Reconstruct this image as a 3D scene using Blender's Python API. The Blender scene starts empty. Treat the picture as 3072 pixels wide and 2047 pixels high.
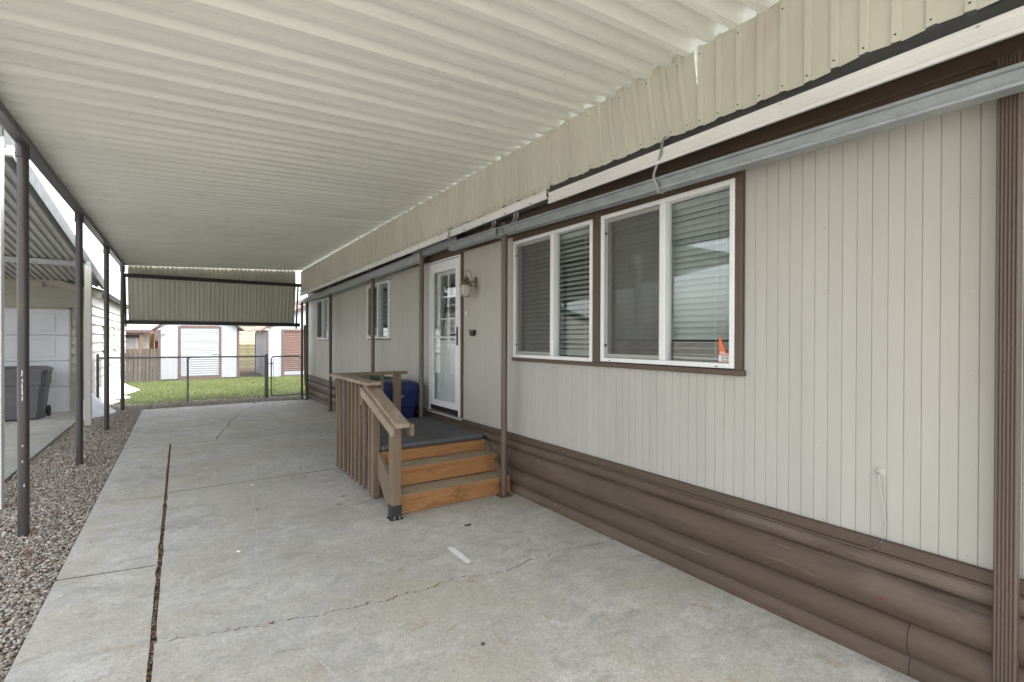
import bpy, math, random
import numpy as np
from mathutils import Matrix, Vector
R = math.radians
random.seed(7); rng = np.random.default_rng(7)
S = bpy.context.scene
C = S.collection

# ------------------------------------------------------------ camera
YAW, PIT, ROL, CAMZ = R(34.114), R(-.2753), R(.1735), 1.65
fw = Vector((math.sin(YAW)*math.cos(PIT), math.cos(YAW)*math.cos(PIT), math.sin(PIT)))
rt = Vector((math.cos(YAW), -math.sin(YAW), 0)); up = rt.cross(fw)
rt2 = rt*math.cos(ROL)+up*math.sin(ROL); up2 = up*math.cos(ROL)-rt*math.sin(ROL)
cam = bpy.data.cameras.new('camera'); co = bpy.data.objects.new('camera', cam); C.objects.link(co)
m3 = Matrix((rt2, up2, -fw)).transposed(); co.matrix_world = Matrix.Translation((0, 0, CAMZ)) @ m3.to_4x4()
cam.sensor_width = 36; cam.lens = 36*1470.33/3072; cam.clip_start = .02; cam.clip_end = 1500
S.camera = co
# ------------------------------------------------------------ sky, sun, exposure
SUN_EL, SUN_AZ = R(55), R(125)        # azimuth measured clockwise from +Y
W = bpy.data.worlds.new('World'); S.world = W; W.use_nodes = True
nt = W.node_tree; bg = nt.nodes['Background']
sky = nt.nodes.new('ShaderNodeTexSky'); sky.sky_type = 'NISHITA'; sky.sun_disc = False
sky.sun_elevation = SUN_EL; sky.sun_rotation = SUN_AZ; sky.air_density = 1.0; sky.dust_density = 4.0; sky.ozone_density = 1.0
hs = nt.nodes.new('ShaderNodeHueSaturation'); hs.inputs['Saturation'].default_value = .28
nt.links.new(sky.outputs[0], hs.inputs['Color']); nt.links.new(hs.outputs[0], bg.inputs[0])
bg.inputs[1].default_value = .15
sl = bpy.data.lights.new('sun', 'SUN'); sl.energy = .7; sl.angle = R(40); sl.color = (1, .97, .92)
so = bpy.data.objects.new('sun', sl); C.objects.link(so); so.location = (-6, -8, 12)
sd = Vector((math.sin(SUN_AZ)*math.cos(SUN_EL), math.cos(SUN_AZ)*math.cos(SUN_EL), math.sin(SUN_EL)))
so.rotation_euler = (-sd).to_track_quat('-Z', 'Y').to_euler()
vs = S.view_settings; vs.view_transform = 'Standard'; vs.look = 'None'; vs.gamma = 1; vs.use_curve_mapping = False
vs.exposure = 2.4
S.render.engine = 'CYCLES'; cy = S.cycles
cy.use_denoising = True; cy.max_bounces = 10; cy.diffuse_bounces = 6; cy.glossy_bounces = 4; cy.transparent_max_bounces = 16
cy.sample_clamp_indirect = 6; cy.caustics_reflective = False; cy.caustics_refractive = False

# ------------------------------------------------------------ materials
def NT(name):
    m = bpy.data.materials.new(name); m.use_nodes = True; t = m.node_tree
    return m, t, t.nodes['Principled BSDF']
def node(t, typ, **kw):
    n = t.nodes.new(typ)
    for k, v in kw.items():
        if k.startswith('i_'): n.inputs[k[2:].replace('_', ' ')].default_value = v
        else: setattr(n, k, v)
    return n
def noise(t, scale, stretch=(1, 1, 1), detail=5, rough=.6, dist=0):
    g = node(t, 'ShaderNodeNewGeometry'); mp = node(t, 'ShaderNodeMapping'); mp.inputs['Scale'].default_value = stretch
    n = node(t, 'ShaderNodeTexNoise'); n.inputs['Scale'].default_value = scale; n.inputs['Detail'].default_value = detail
    n.inputs['Roughness'].default_value = rough; n.inputs['Distortion'].default_value = dist
    t.links.new(g.outputs['Position'], mp.inputs[0]); t.links.new(mp.outputs[0], n.inputs['Vector'])
    return n.outputs['Fac']
def mrange(t, fac, a, b, c, d):
    n = node(t, 'ShaderNodeMapRange'); n.inputs[1].default_value = a; n.inputs[2].default_value = b
    n.inputs[3].default_value = c; n.inputs[4].default_value = d; t.links.new(fac, n.inputs[0]); return n.outputs[0]
def mix(t, fac, a, b, mode='MIX'):
    n = node(t, 'ShaderNodeMix', data_type='RGBA', blend_type=mode)
    if isinstance(fac, (int, float)): n.inputs[0].default_value = fac
    else: t.links.new(fac, n.inputs[0])
    for s, v in ((6, a), (7, b)):
        if isinstance(v, (tuple, list)): n.inputs[s].default_value = (*v, 1)
        else: t.links.new(v, n.inputs[s])
    return n.outputs[2]
def val2col(t, v):
    n = node(t, 'ShaderNodeCombineColor')
    for i in range(3): t.links.new(v, n.inputs[i])
    return n.outputs[0]
def mat(name, col, rough=.6, metal=0, var=.1, vs=5, st=(1, 1, 1), bump=0, bs=80, bst=None, rnd=0, spec=.5, patch=None):
    m, t, p = NT(name)
    v = mrange(t, noise(t, vs, st), .3, .7, 1-var, 1+var)
    c = mix(t, 1.0, col, val2col(t, v), 'MULTIPLY')
    if patch:
        for (pc, psc, lo, hi, pst) in patch: c = mix(t, mrange(t, noise(t, psc, pst, 8, .65), lo, hi, 0, 1), c, pc)
    if rnd:
        oi = node(t, 'ShaderNodeObjectInfo'); c = mix(t, 1.0, c, val2col(t, mrange(t, oi.outputs['Random'], 0, 1, 1-rnd, 1+rnd)), 'MULTIPLY')
    t.links.new(c, p.inputs['Base Color'])
    p.inputs['Metallic'].default_value = metal; p.inputs['Specular IOR Level'].default_value = spec
    t.links.new(mrange(t, noise(t, vs*3, st), .3, .7, max(.02, rough-.08), min(1, rough+.08)), p.inputs['Roughness'])
    if bump:
        b = node(t, 'ShaderNodeBump'); b.inputs['Strength'].default_value = bump; b.inputs['Distance'].default_value = .01
        t.links.new(noise(t, bs, bst or st, 6), b.inputs['Height']); t.links.new(b.outputs[0], p.inputs['Normal'])
    return m
def glass(name, tint=(.86, .92, .9), refl=1.0):
    m = bpy.data.materials.new(name); m.use_nodes = True; t = m.node_tree; t.nodes.clear()
    o = node(t, 'ShaderNodeOutputMaterial'); tr = node(t, 'ShaderNodeBsdfTransparent'); tr.inputs[0].default_value = (*tint, 1)
    gl = node(t, 'ShaderNodeBsdfGlossy'); gl.inputs['Roughness'].default_value = .012; gl.inputs[0].default_value = (refl, refl, refl, 1)
    lw = node(t, 'ShaderNodeLayerWeight'); lw.inputs[0].default_value = .5; pw = node(t, 'ShaderNodeMath', operation='POWER'); pw.inputs[1].default_value = 4   # same from either side
    t.links.new(lw.outputs['Facing'], pw.inputs[0]); fr = node(t, 'ShaderNodeMapRange'); fr.inputs[3].default_value = .055; fr.inputs[4].default_value = .8; t.links.new(pw.outputs[0], fr.inputs[0])
    mx = node(t, 'ShaderNodeMixShader'); t.links.new(fr.outputs[0], mx.inputs[0]); t.links.new(tr.outputs[0], mx.inputs[1]); t.links.new(gl.outputs[0], mx.inputs[2])
    t.links.new(mx.outputs[0], o.inputs[0]); return m
def screen_mat(name, col, op):
    m = bpy.data.materials.new(name); m.use_nodes = True; t = m.node_tree; t.nodes.clear()
    o = node(t, 'ShaderNodeOutputMaterial'); tr = node(t, 'ShaderNodeBsdfTransparent')
    d = node(t, 'ShaderNodeBsdfDiffuse'); d.inputs[0].default_value = (*col, 1)
    mx = node(t, 'ShaderNodeMixShader'); mx.inputs[0].default_value = op
    t.links.new(tr.outputs[0], mx.inputs[1]); t.links.new(d.outputs[0], mx.inputs[2]); t.links.new(mx.outputs[0], o.inputs[0]); return m
def concrete(name, base, dark=0):
    m, t, p = NT(name); B = lambda k, g=1, b=1: (base[0]*k, base[1]*k*g, base[2]*k*b)
    c = mix(t, 1.0, base, val2col(t, mrange(t, noise(t, .8, (1, 1, 1), 4, .55, .3), .34, .66, .88, 1.10)), 'MULTIPLY')
    c = mix(t, 1.0, c, val2col(t, mrange(t, noise(t, 7, (.9, 1.1, 1), 9, .75, .3), .36, .64, .83, 1.14)), 'MULTIPLY')
    c = mix(t, mrange(t, noise(t, 1.1, (1, 1, 1), 6, .65, .5), .46, .62, 0, .8), c, B(.93, .965, .845))          # warm dirt film
    c = mix(t, mrange(t, noise(t, 2.1, (.6, 1.4, 1), 9, .72, 1.4), .545, .65, 0, .62), c, B(.66, .985, .93))    # damp grey patches
    c = mix(t, mrange(t, noise(t, 3.1, (1, 1, 3), 9, .75, .8), .55, .65, 0, .6), c, B(1.28))                  # worn pale patches
    c = mix(t, mrange(t, noise(t, 4.3, (1, 1.3, 1), 6, .6, .6), .61, .69, 0, .6), c, B(.80, .81, .58))         # rust-brown stains
    c = mix(t, mrange(t, noise(t, 24, (1, 1, 1), 5, .6), .62, .67, 0, .5), c, B(.62, .97, .92))               # spots
    c = mix(t, mrange(t, noise(t, 70, (1, 1, 1), 3, .5), .64, .68, 0, .6), c, B(.45, .96, .9))
    c = mix(t, mrange(t, noise(t, 55, (1, 1, 2), 3, .5), .70, .74, 0, .5), c, B(1.45))
    c = mix(t, 1.0, c, val2col(t, mrange(t, noise(t, 110, (1, 1, 1), 4, .7), .34, .66, .80, 1.18)), 'MULTIPLY')
    c = mix(t, 1.0, c, val2col(t, mrange(t, noise(t, 34, (1, 1, 1), 6, .75), .36, .64, .88, 1.12)), 'MULTIPLY')
    t.links.new(c, p.inputs['Base Color']); p.inputs['Specular IOR Level'].default_value = .35
    t.links.new(mrange(t, noise(t, 3, (1, 1, 1), 6), .35, .65, .58, .9), p.inputs['Roughness'])
    b = node(t, 'ShaderNodeBump'); b.inputs['Strength'].default_value = .3; b.inputs['Distance'].default_value = .006
    t.links.new(noise(t, 90, (1, 1, 1), 8, .75), b.inputs['Height']); t.links.new(b.outputs[0], p.inputs['Normal']); return m
def wood(name, ca, cb, ax, rough=.7, rnd=.12, sc=1):
    # grain stretched along axis ax
    st = [14*sc]*3; st[ax] = .8*sc
    m, t, p = NT(name)
    g = noise(t, 2.2, st, 8, .65, 1.6); g2 = noise(t, 9, st, 4, .6)
    c = mix(t, mrange(t, g, .32, .68, 0, 1), ca, cb)
    c = mix(t, 1.0, c, val2col(t, mrange(t, g2, .3, .7, .8, 1.12)), 'MULTIPLY')
    c = mix(t, mrange(t, noise(t, 4.5, [1.6 if i != ax else .7 for i in range(3)], 4), .60, .72, 0, .6), c, (ca[0]*.35, ca[1]*.32, ca[2]*.3))
    oi = node(t, 'ShaderNodeObjectInfo'); c = mix(t, 1.0, c, val2col(t, mrange(t, oi.outputs['Random'], 0, 1, 1-rnd, 1+rnd)), 'MULTIPLY')
    t.links.new(c, p.inputs['Base Color']); p.inputs['Roughness'].default_value = rough; p.inputs['Specular IOR Level'].default_value = .3
    b = node(t, 'ShaderNodeBump'); b.inputs['Strength'].default_value = .35; b.inputs['Distance'].default_value = .004
    t.links.new(g2, b.inputs['Height']); t.links.new(b.outputs[0], p.inputs['Normal']); return m
def attr_mat(name, rough=.8, bump=0):
    m, t, p = NT(name); a = node(t, 'ShaderNodeAttribute'); a.attribute_name = 'col'
    c = mix(t, 1.0, a.outputs['Color'], val2col(t, mrange(t, noise(t, 90), .3, .7, .85, 1.12)), 'MULTIPLY')
    t.links.new(c, p.inputs['Base Color']); p.inputs['Roughness'].default_value = rough; p.inputs['Specular IOR Level'].default_value = .3
    return m
def blotch(name, col, lo, hi, sc, op=1):
    m, t, p = NT(name); p.inputs['Base Color'].default_value = (*col, 1); p.inputs['Roughness'].default_value = .85
    a = mrange(t, noise(t, sc, (1, 1, 1), 7, .75), lo, hi, 0, op); t.links.new(a, p.inputs['Alpha']); return m

M = {}
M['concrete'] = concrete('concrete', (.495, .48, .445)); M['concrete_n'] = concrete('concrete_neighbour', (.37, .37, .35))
M['ceil'] = mat('cream_roof_metal', (.685, .695, .645), .32, 0, .05, 2.2, (.35, 1, 1), .05, 7, (.5, 3, 1), .02, .5,
    [((.66, .645, .56), 1.1, .60, .78, (.4, 2.2, 1))])
M['fascia'] = mat('beige_fascia_metal', (.60, .585, .50), .42, 0, .06, 3, (1, 1, .4), .05, 9, (1, 1, .6), .03, .5,
    [((.53, .47, .39), 1.8, .58, .75, (1, 1, .4)), ((.42, .36, .27), 30, .73, .78, (1, 1, .3))])
M['siding'] = mat('beige_siding_paint', (.455, .441, .398), .5, 0, .05, 5, (1, 1, .12), .03, 14, (1, 4, .4), .02, .4,
    [((.42, .40, .35), .55, .50, .74, (1, 1, .5)), ((.33, .3, .25), 38, .755, .80, (1, 1, 1))])
M['backing'] = mat('siding_backing', (.38, .365, .32), .7, 0, .05)
M['brown'] = mat('brown_trim_paint', (.098, .066, .046), .5, 0, .08, 6, (1, .4, 1), .04, 40, None, .04)
M['dsp'] = mat('brown_downspout_paint', (.115, .083, .066), .42, 0, .06, 6, (1, 1, .3), .03, 40, None, 0)
M['skirt'] = mat('brown_log_skirting', (.115, .08, .058), .6, 0, .16, 3, (1, .35, 2), .45, 34, (1, .10, 2.5), .10, .35,
    [((.165, .125, .10), 1.6, .50, .64, (1, .4, 1.6)), ((.075, .055, .045), 3.2, .58, .68, (1, .3, 3)), ((.20, .16, .13), 9, .62, .68, (1, .12, 3)), ((.40, .37, .33), 22, .70, .73, (1, .5, 1.4))])
M['white'] = mat('white_paint', (.78, .79, .79), .4, 0, .04, 4)
M['vinyl'] = mat('white_vinyl', (.80, .81, .80), .35, 0, .03, 4)
M['gutter'] = mat('white_gutter_metal', (.74, .74, .72), .38, 0, .06, 5, (1, .4, 1), .02, 20, None, 0, .5, [((.46, .42, .35), 7, .66, .78, (1, .6, 1))])
M['galv'] = mat('galvanised_steel', (.36, .385, .40), .42, .55, .14, 14, (1, .5, 1), .03, 40, None, .03, .5, [((.30, .31, .31), 10, .58, .7, (1, .5, 1)), ((.56, .57, .57), 30, .66, .74, (1, .5, 1))])
M['flash'] = mat('dark_flashing', (.055, .057, .06), .38, .3, .1, 5)
M['post'] = mat('dark_brown_post_paint', (.062, .055, .053), .38, .1, .1, 8, (1, 1, .3), .04, 30, None, .05, .5, [((.12, .075, .045), 6, .62, .74, (1, 1, .4))])
M['chip'] = mat('bare_chipped_paint', (.7, .68, .66), .7)
M['hpost'] = mat('brown_house_post', (.125, .09, .068), .42, 0, .08, 8, (1, 1, .3), .03, 30, None, .04)
M['black'] = mat('black_bar_paint', (.022, .02, .02), .45, .1, .1, 8)
M['endp'] = mat('olive_end_panel', (.50, .50, .41), .4, .05, .07, 2.5, (1, 1, .4), .04, 9, None, .05, .5, [((.42, .38, .26), 3, .66, .8, (1, 1, 1))])
M['deck'] = mat('grey_outdoor_carpet', (.125, .127, .128), .95, 0, .15, 5, (1, 1, 1), .6, 300, (1, 1, 1), 0, .2, [((.2, .2, .19), 22, .70, .76, (1, 1, 1))])
M['wood'] = wood('orange_stair_lumber', (.40, .205, .085), (.31, .145, .058), 0)
M['tread'] = wood('weathered_tread_top', (.44, .36, .25), (.32, .25, .165), 0)
M['rail'] = mat('taupe_rail_paint', (.20, .143, .098), .62, 0, .1, 8, (1, 1, .4), .12, 40, (2, 2, .4), .05, .4, [((.19, .135, .095), 5, .56, .72, (1, 1, .6)), ((.40, .345, .28), 9, .67, .76, (1, 1, 1))])
M['raillight'] = mat('worn_rail_top', (.33, .255, .19), .7, 0, .12, 6, (1, .4, 1), .15, 40, (3, .4, 1), .04, .35, [((.42, .37, .31), 5, .55, .7, (1, .5, 1))])
M['shoe'] = mat('black_post_shoe', (.035, .036, .04), .5, .2, .1)
M['bolt'] = mat('zinc_bolt', (.55, .55, .55), .35, .9)
M['glass'] = glass('window_glass', (.93, .955, .945)); M['dglass'] = glass('storm_door_glass', (.97, .985, .98), .8)
M['screen'] = screen_mat('insect_screen', (.15, .148, .138), .60)
M['scrframe'] = mat('grey_screen_frame', (.36, .355, .335), .45, .2, .05)
M['slat'] = mat('pale_blind_slat', (.43, .455, .44), .45, 0, .03, 3, (1, 1, 1), 0, 80, None, .02)
M['cord'] = mat('blind_cord', (.7, .7, .68), .7)
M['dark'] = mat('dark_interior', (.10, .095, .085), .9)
M['inner'] = mat('white_inner_door', (.80, .81, .80), .45, 0, .03)
M['brass'] = mat('weathered_brass', (.30, .265, .19), .32, .85, .2, 30, (1, 1, 1), 0, 80, None, 0)
M['lglass'] = None
M['blue'] = mat('navy_bin_plastic', (.014, .026, .115), .42, 0, .12, 5, (1, 1, 1), .08, 60)
M['green'] = mat('green_bin_plastic', (.018, .07, .032), .42, 0, .12, 5)
M['greybin'] = mat('charcoal_bin_plastic', (.10, .10, .107), .5, 0, .12, 5, (1, 1, 1), .08, 60)
M['rubber'] = mat('black_rubber', (.02, .02, .02), .8)
M['ink'] = mat('black_print', (.03, .03, .03), .6); M['orange'] = mat('orange_sticker', (.75, .16, .045), .5, 0, .05)
M['sticker'] = mat('white_sticker', (.82, .82, .8), .5, 0, .02)
M['soil'] = mat('dry_gravelly_ground', (.27, .25, .22), .95, 0, .3, 8, (1, 1, 1), .8, 60)
M['grit'] = mat('gravel_bed', (.17, .16, .145), .95, 0, .35, 30, (1, 1, 1), .9, 70, None, 0, .3, [((.09, .065, .045), 3, .5, .66, (1, 1, 1))])
M['debris'] = mat('joint_debris', (.06, .043, .03), .95, 0, .45, 40, (1, 1, 1), 1, 90, None, 0, .3, [((.13, .08, .05), 25, .58, .66, (1, .6, 1))])
M['peb'] = attr_mat('pebbles', .75); M['blade'] = attr_mat('grass_blades', .8); M['leaf'] = attr_mat('dry_leaf', .75)
M['lawn'] = mat('lawn_soil', (.075, .10, .03), .95, 0, .3, 6, (1, 1, 1), .6, 50, None, 0, .2, [((.12, .12, .05), 1.6, .55, .72, (1, 1, 1))])
M['mulch'] = mat('brown_mulch', (.10, .06, .04), .95, 0, .4, 18, (1, 1, 1), 1, 40)
M['snow'] = mat('old_snow', (.66, .68, .73), .7, 0, .05, 6, (1, 1, 1), .5, 12)
M['nbsid'] = mat('neighbour_beige_siding', (.40, .39, .33), .55, 0, .05, 3, (.4, 1, 1), .05, 20, None, .03)
M['nbwhite'] = mat('neighbour_white_lap', (.50, .50, .475), .55, 0, .06, 3, (1, .4, 1), .05, 20, None, .03)
M['nbdoor'] = mat('garage_door_paint', (.60, .63, .66), .45, 0, .04, 2)
M['nbroof'] = mat('neighbour_roof_metal', (.46, .46, .44), .42, .2, .1, 2, (1, .3, 1), .04, 8, None, .05, .5, [((.5, .5, .48), 4, .66, .74, (1, .5, 1))])
M['nbtrim'] = mat('green_grey_roof_trim', (.06, .068, .06), .45, .1, .1, 4)
M['nbpost'] = mat('pale_beige_post', (.50, .49, .44), .5, 0, .06, 5)
M['shed'] = mat('white_shed_panel', (.43, .45, .49), .55, 0, .03, 4, (1, 1, .5), .03, 20, None, .01)
M['maroon'] = mat('mauve_brown_trim', (.135, .085, .08), .55, 0, .1, 6)
M['rolldoor'] = mat('white_rollup_slat', (.38, .40, .44), .4, 0, .03, 4, (1, 1, 1), 0, 80, None, .02)
M['browndoor'] = mat('brown_rollup_slat', (.15, .085, .07), .4, 0, .06, 4, (1, 1, 1), 0, 80, None, .04)
M['picket'] = wood('grey_weathered_picket', (.155, .13, .105), (.095, .08, .066), 2, .85, .22)
M['shingle'] = mat('grey_roof_shingle', (.30, .31, .31), .85, 0, .15, 9, (1, 1, 1), .5, 30)
M['shingleb'] = mat('brown_roof_shingle', (.30, .22, .18), .85, 0, .15, 9, (1, 1, 1), .5, 30)
M['yellow'] = mat('yellow_lap_siding', (.42, .395, .27), .6, 0, .06, 3, (.4, 1, 1), 0, 80, None, .04)
M['olive'] = mat('olive_fence_board', (.24, .215, .12), .75, 0, .15, 4, (.4, 1, 1), 0, 80, None, .12)
M['cedar'] = wood('orange_cedar', (.27, .13, .05), (.21, .095, .035), 2, .7, .1)
M['fence'] = mat('galvanised_fence', (.11, .12, .13), .45, .5, .1, 8)
M['wire'] = mat('chain_link_wire', (.26, .27, .28), .5, .6, .1, 8)
M['chalk'] = blotch('chalk_scrape', (.72, .72, .70), .42, .60, 26, .6)
M['paint'] = mat('white_paint_mark', (.80, .80, .78), .8, 0, .08, 20)
M['cable'] = mat('white_cable', (.46, .45, .41), .5); M['cablebr'] = mat('painted_cable', (.12, .085, .065), .5)
m, t, p = NT('frosted_lamp_glass'); p.inputs['Base Color'].default_value = (.75, .74, .68, 1); p.inputs['Roughness'].default_value = .12
p.inputs['Transmission Weight'].default_value = .45; p.inputs['Alpha'].default_value = .8; M['lglass'] = m

# ------------------------------------------------------------ mesh helpers
class MB:
    def __init__(s): s.v = []; s.f = []
    def add(s, v, f):
        o = len(s.v); s.v += [tuple(p) for p in v]; s.f += [tuple(i+o for i in q) for q in f]; return s
    def box(s, x0, x1, y0, y1, z0, z1, c=0):
        if x1 < x0: x0, x1 = x1, x0
        if y1 < y0: y0, y1 = y1, y0
        if z1 < z0: z0, z1 = z1, z0
        if c <= 0:
            v = [(x, y, z) for x in (x0, x1) for y in (y0, y1) for z in (z0, z1)]
            return s.add(v, [(0, 1, 3, 2), (4, 6, 7, 5), (0, 4, 5, 1), (2, 3, 7, 6), (0, 2, 6, 4), (1, 5, 7, 3)])
        c = min(c, .45*min(x1-x0, y1-y0, z1-z0)); L = (x0, y0, z0); H = (x1, y1, z1); v = []; ix = {}
        for sx in (0, 1):
            for sy in (0, 1):
                for sz in (0, 1):
                    sg = (sx, sy, sz)
                    for k in range(3):
                        q = [0, 0, 0]
                        for a in range(3):
                            e = H[a] if sg[a] else L[a]; q[a] = e if a == k else (e-c if sg[a] else e+c)
                        ix[(sg, k)] = len(v); v.append(q)
        f = []
        for k in range(3):
            a, b = [i for i in range(3) if i != k]
            for e in (0, 1):
                q = []
                for (sa, sb) in ((0, 0), (1, 0), (1, 1), (0, 1)):
                    g = [0, 0, 0]; g[k] = e; g[a] = sa; g[b] = sb; q.append(ix[(tuple(g), k)])
                f.append(q if (e == 1) == (k != 1) else q[::-1])
        for k in range(3):
            a, b = [i for i in range(3) if i != k]
            for sa in (0, 1):
                for sb in (0, 1):
                    g0 = [0]*3; g1 = [0]*3; g0[k] = 0; g1[k] = 1; g0[a] = g1[a] = sa; g0[b] = g1[b] = sb; g0 = tuple(g0); g1 = tuple(g1)
                    f.append((ix[(g0, a)], ix[(g1, a)], ix[(g1, b)], ix[(g0, b)]))
        for sx in (0, 1):
            for sy in (0, 1):
                for sz in (0, 1):
                    g = (sx, sy, sz); f.append((ix[(g, 0)], ix[(g, 1)], ix[(g, 2)]))
        return s.add(v, f)
    def prism(s, poly, ax, a0, a1):      # poly in the two other axes (in xyz order)
        n = len(poly); v = []
        for a in (a0, a1):
            for (p, q) in poly: v.append({0: (a, p, q), 1: (p, a, q), 2: (p, q, a)}[ax])
        f = [tuple(range(n)), tuple(range(2*n-1, n-1, -1))]+[(i, (i+1) % n, n+(i+1) % n, n+i) for i in range(n)]
        return s.add(v, f)
    def strip(s, prof, ax, a0, a1, t, segs=1, fn=None):   # open profile with thickness t, swept along ax
        P = np.array(prof, float); d = np.gradient(P, axis=0); nrm = np.stack([-d[:, 1], d[:, 0]], 1); nrm /= np.linalg.norm(nrm, axis=1)[:, None]+1e-9
        Q = P+nrm*t; n = len(P); v = []
        for k in range(segs+1):
            a = a0+(a1-a0)*k/segs
            for X in (P, Q):
                for (p, q) in X:
                    w = {0: (a, p, q), 1: (p, a, q), 2: (p, q, a)}[ax]; v.append(fn(w) if fn else w)
        f = []; L = 2*n
        for k in range(segs):
            o = k*L
            for i in range(n-1):
                f.append((o+i, o+i+1, o+L+i+1, o+L+i)); f.append((o+n+i+1, o+n+i, o+L+n+i, o+L+n+i+1))
            f.append((o, o+L, o+L+n, o+n)); f.append((o+n-1, o+2*n-1, o+L+2*n-1, o+L+n-1))
        for o in (0, segs*L):
            for i in range(n-1): f.append((o+i, o+n+i, o+n+i+1, o+i+1))
        return s.add(v, f)
    def tube(s, pts, r, n=8, cap=True):
        P = [Vector(p) for p in pts]; v = []; N = len(P)
        for i, p in enumerate(P):
            d = (P[min(i+1, N-1)]-P[max(i-1, 0)]).normalized(); a = Vector((0, 0, 1)) if abs(d.z) < .9 else Vector((1, 0, 0))
            e1 = d.cross(a).normalized(); e2 = d.cross(e1); rr = r[i] if isinstance(r, (list, tuple)) else r
            for k in range(n): th = 2*math.pi*k/n; v.append(p+e1*math.cos(th)*rr+e2*math.sin(th)*rr)
        f = [(i*n+k, i*n+(k+1) % n, (i+1)*n+(k+1) % n, (i+1)*n+k) for i in range(N-1) for k in range(n)]
        if cap: f += [tuple(range(n-1, -1, -1)), tuple(range((N-1)*n, N*n))]
        return s.add(v, f)
    def lathe(s, prof, cx, cy, n=20, cz=0):
        v = []; N = len(prof)
        for (r, z) in prof:
            for k in range(n): th = 2*math.pi*k/n; v.append((cx+r*math.cos(th), cy+r*math.sin(th), cz+z))
        f = [(i*n+k, i*n+(k+1) % n, (i+1)*n+(k+1) % n, (i+1)*n+k) for i in range(N-1) for k in range(n)]
        f += [tuple(range(n-1, -1, -1)), tuple(range((N-1)*n, N*n))]
        return s.add(v, f)
    def mesh(s, name, mt, smooth=35, org=(0, 0, 0)):
        me = bpy.data.meshes.new(name); ox, oy, oz = org
        me.from_pydata([(x-ox, y-oy, z-oz) for x, y, z in s.v], [], s.f); me.update()
        import bmesh
        bm = bmesh.new(); bm.from_mesh(me); bmesh.ops.recalc_face_normals(bm, faces=bm.faces); bm.to_mesh(me); bm.free()
        if smooth:
            me.polygons.foreach_set('use_smooth', [True]*len(me.polygons)); me.set_sharp_from_angle(angle=R(smooth))
        me.materials.append(mt); return me
ORG = {}
def link(o, parent=None):
    C.objects.link(o)
    if parent is not None: o.parent = parent
    return o
def tag(o, label, cat, group=None):
    o['label'] = label; o['category'] = cat
    if group: o['group'] = group
    return o
def thing(name, label, cat, loc=(0, 0, 0), group=None):
    o = bpy.data.objects.new(name, None); o.location = loc; link(o); ORG[o.name] = tuple(loc); return tag(o, label, cat, group)
def obj(name, mb, mt, parent=None, smooth=35, kind=None, label=None, cat=None, group=None):
    org = ORG[parent.name] if parent is not None else (0, 0, 0)
    if parent is None and kind is None:
        a = np.array(mb.v); org = (float(a[:, 0].mean()), float(a[:, 1].mean()), float(a[:, 2].min()))
    o = bpy.data.objects.new(name, mb.mesh(name, mt, smooth, org))
    if parent is None and kind is None: o.location = org
    link(o, parent); ORG[o.name] = org
    if kind: o['kind'] = kind
    if label: o['label'] = label
    if cat: o['category'] = cat
    if group: o['group'] = group
    return o
def inst(name, me, parent, loc, rot=None, scale=None):   # shared-mesh piece
    o = bpy.data.objects.new(name, me); link(o, parent); g = ORG[parent.name]
    o.location = (loc[0]-g[0], loc[1]-g[1], loc[2]-g[2])
    if rot: o.rotation_euler = rot
    if scale: o.scale = scale
    ORG[o.name] = tuple(loc); return o
def bulk(name, V, F, col, mt, kind='stuff'):   # large numpy mesh with a colour per point
    me = bpy.data.meshes.new(name); nv, nf, k = len(V), len(F), F.shape[1]
    me.vertices.add(nv); me.vertices.foreach_set('co', V.astype(np.float32).ravel())
    me.loops.add(nf*k); me.loops.foreach_set('vertex_index', F.astype(np.int32).ravel())
    me.polygons.add(nf); me.polygons.foreach_set('loop_start', np.arange(0, nf*k, k, dtype=np.int32))
    me.update(calc_edges=True)
    a = me.color_attributes.new('col', 'FLOAT_COLOR', 'POINT'); a.data.foreach_set('color', np.c_[col, np.ones(nv)].astype(np.float32).ravel())
    me.polygons.foreach_set('use_smooth', np.ones(nf, bool)); me.materials.append(mt)
    o = bpy.data.objects.new(name, me); link(o); o['kind'] = kind; return o
def text(body, size, mt, parent, loc, rot, name='lettering'):
    cu = bpy.data.curves.new(name, 'FONT'); cu.body = body; cu.size = size; cu.align_x = 'CENTER'; cu.extrude = .0004
    tmp = bpy.data.objects.new(name, cu); C.objects.link(tmp); dg = bpy.context.evaluated_depsgraph_get()
    me = bpy.data.meshes.new_from_object(tmp.evaluated_get(dg)); bpy.data.objects.remove(tmp); me.materials.clear(); me.materials.append(mt)
    return inst(name, me, parent, loc, rot)

# ============================================================ GROUND
g = MB(); g.add([(-250, -250, -.05), (250, -250, -.05), (250, 300, -.05), (-250, 300, -.05)], [(0, 1, 2, 3)])
o = obj('ground', g, M['soil'], kind='structure', smooth=0)
# gravel bed under the pebbles
g = MB(); g.box(-1.66, -.66, 0, 15.5, -.09, -.022); g.box(-.70, 2.9, 13.97, 15.32, -.09, -.023)
o = obj('gravel_bed', g, M['grit'], kind='structure', smooth=0)
# lawn
g = MB(); g.add([(-3.2, 15.25, -.012), (9, 15.25, -.012), (9, 22.9, .03), (-3.2, 22.9, .03)], [(0, 1, 2, 3)])
lawn = obj('lawn', g, M['lawn'], kind='structure', smooth=0)
g = MB(); g.add([(-3.2, 22.9, .028), (9, 22.9, .028), (9, 34, .06), (-3.2, 34, .06)], [(0, 1, 2, 3)])
obj('back_yard', g, M['mulch'], kind='structure', smooth=0)

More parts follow.
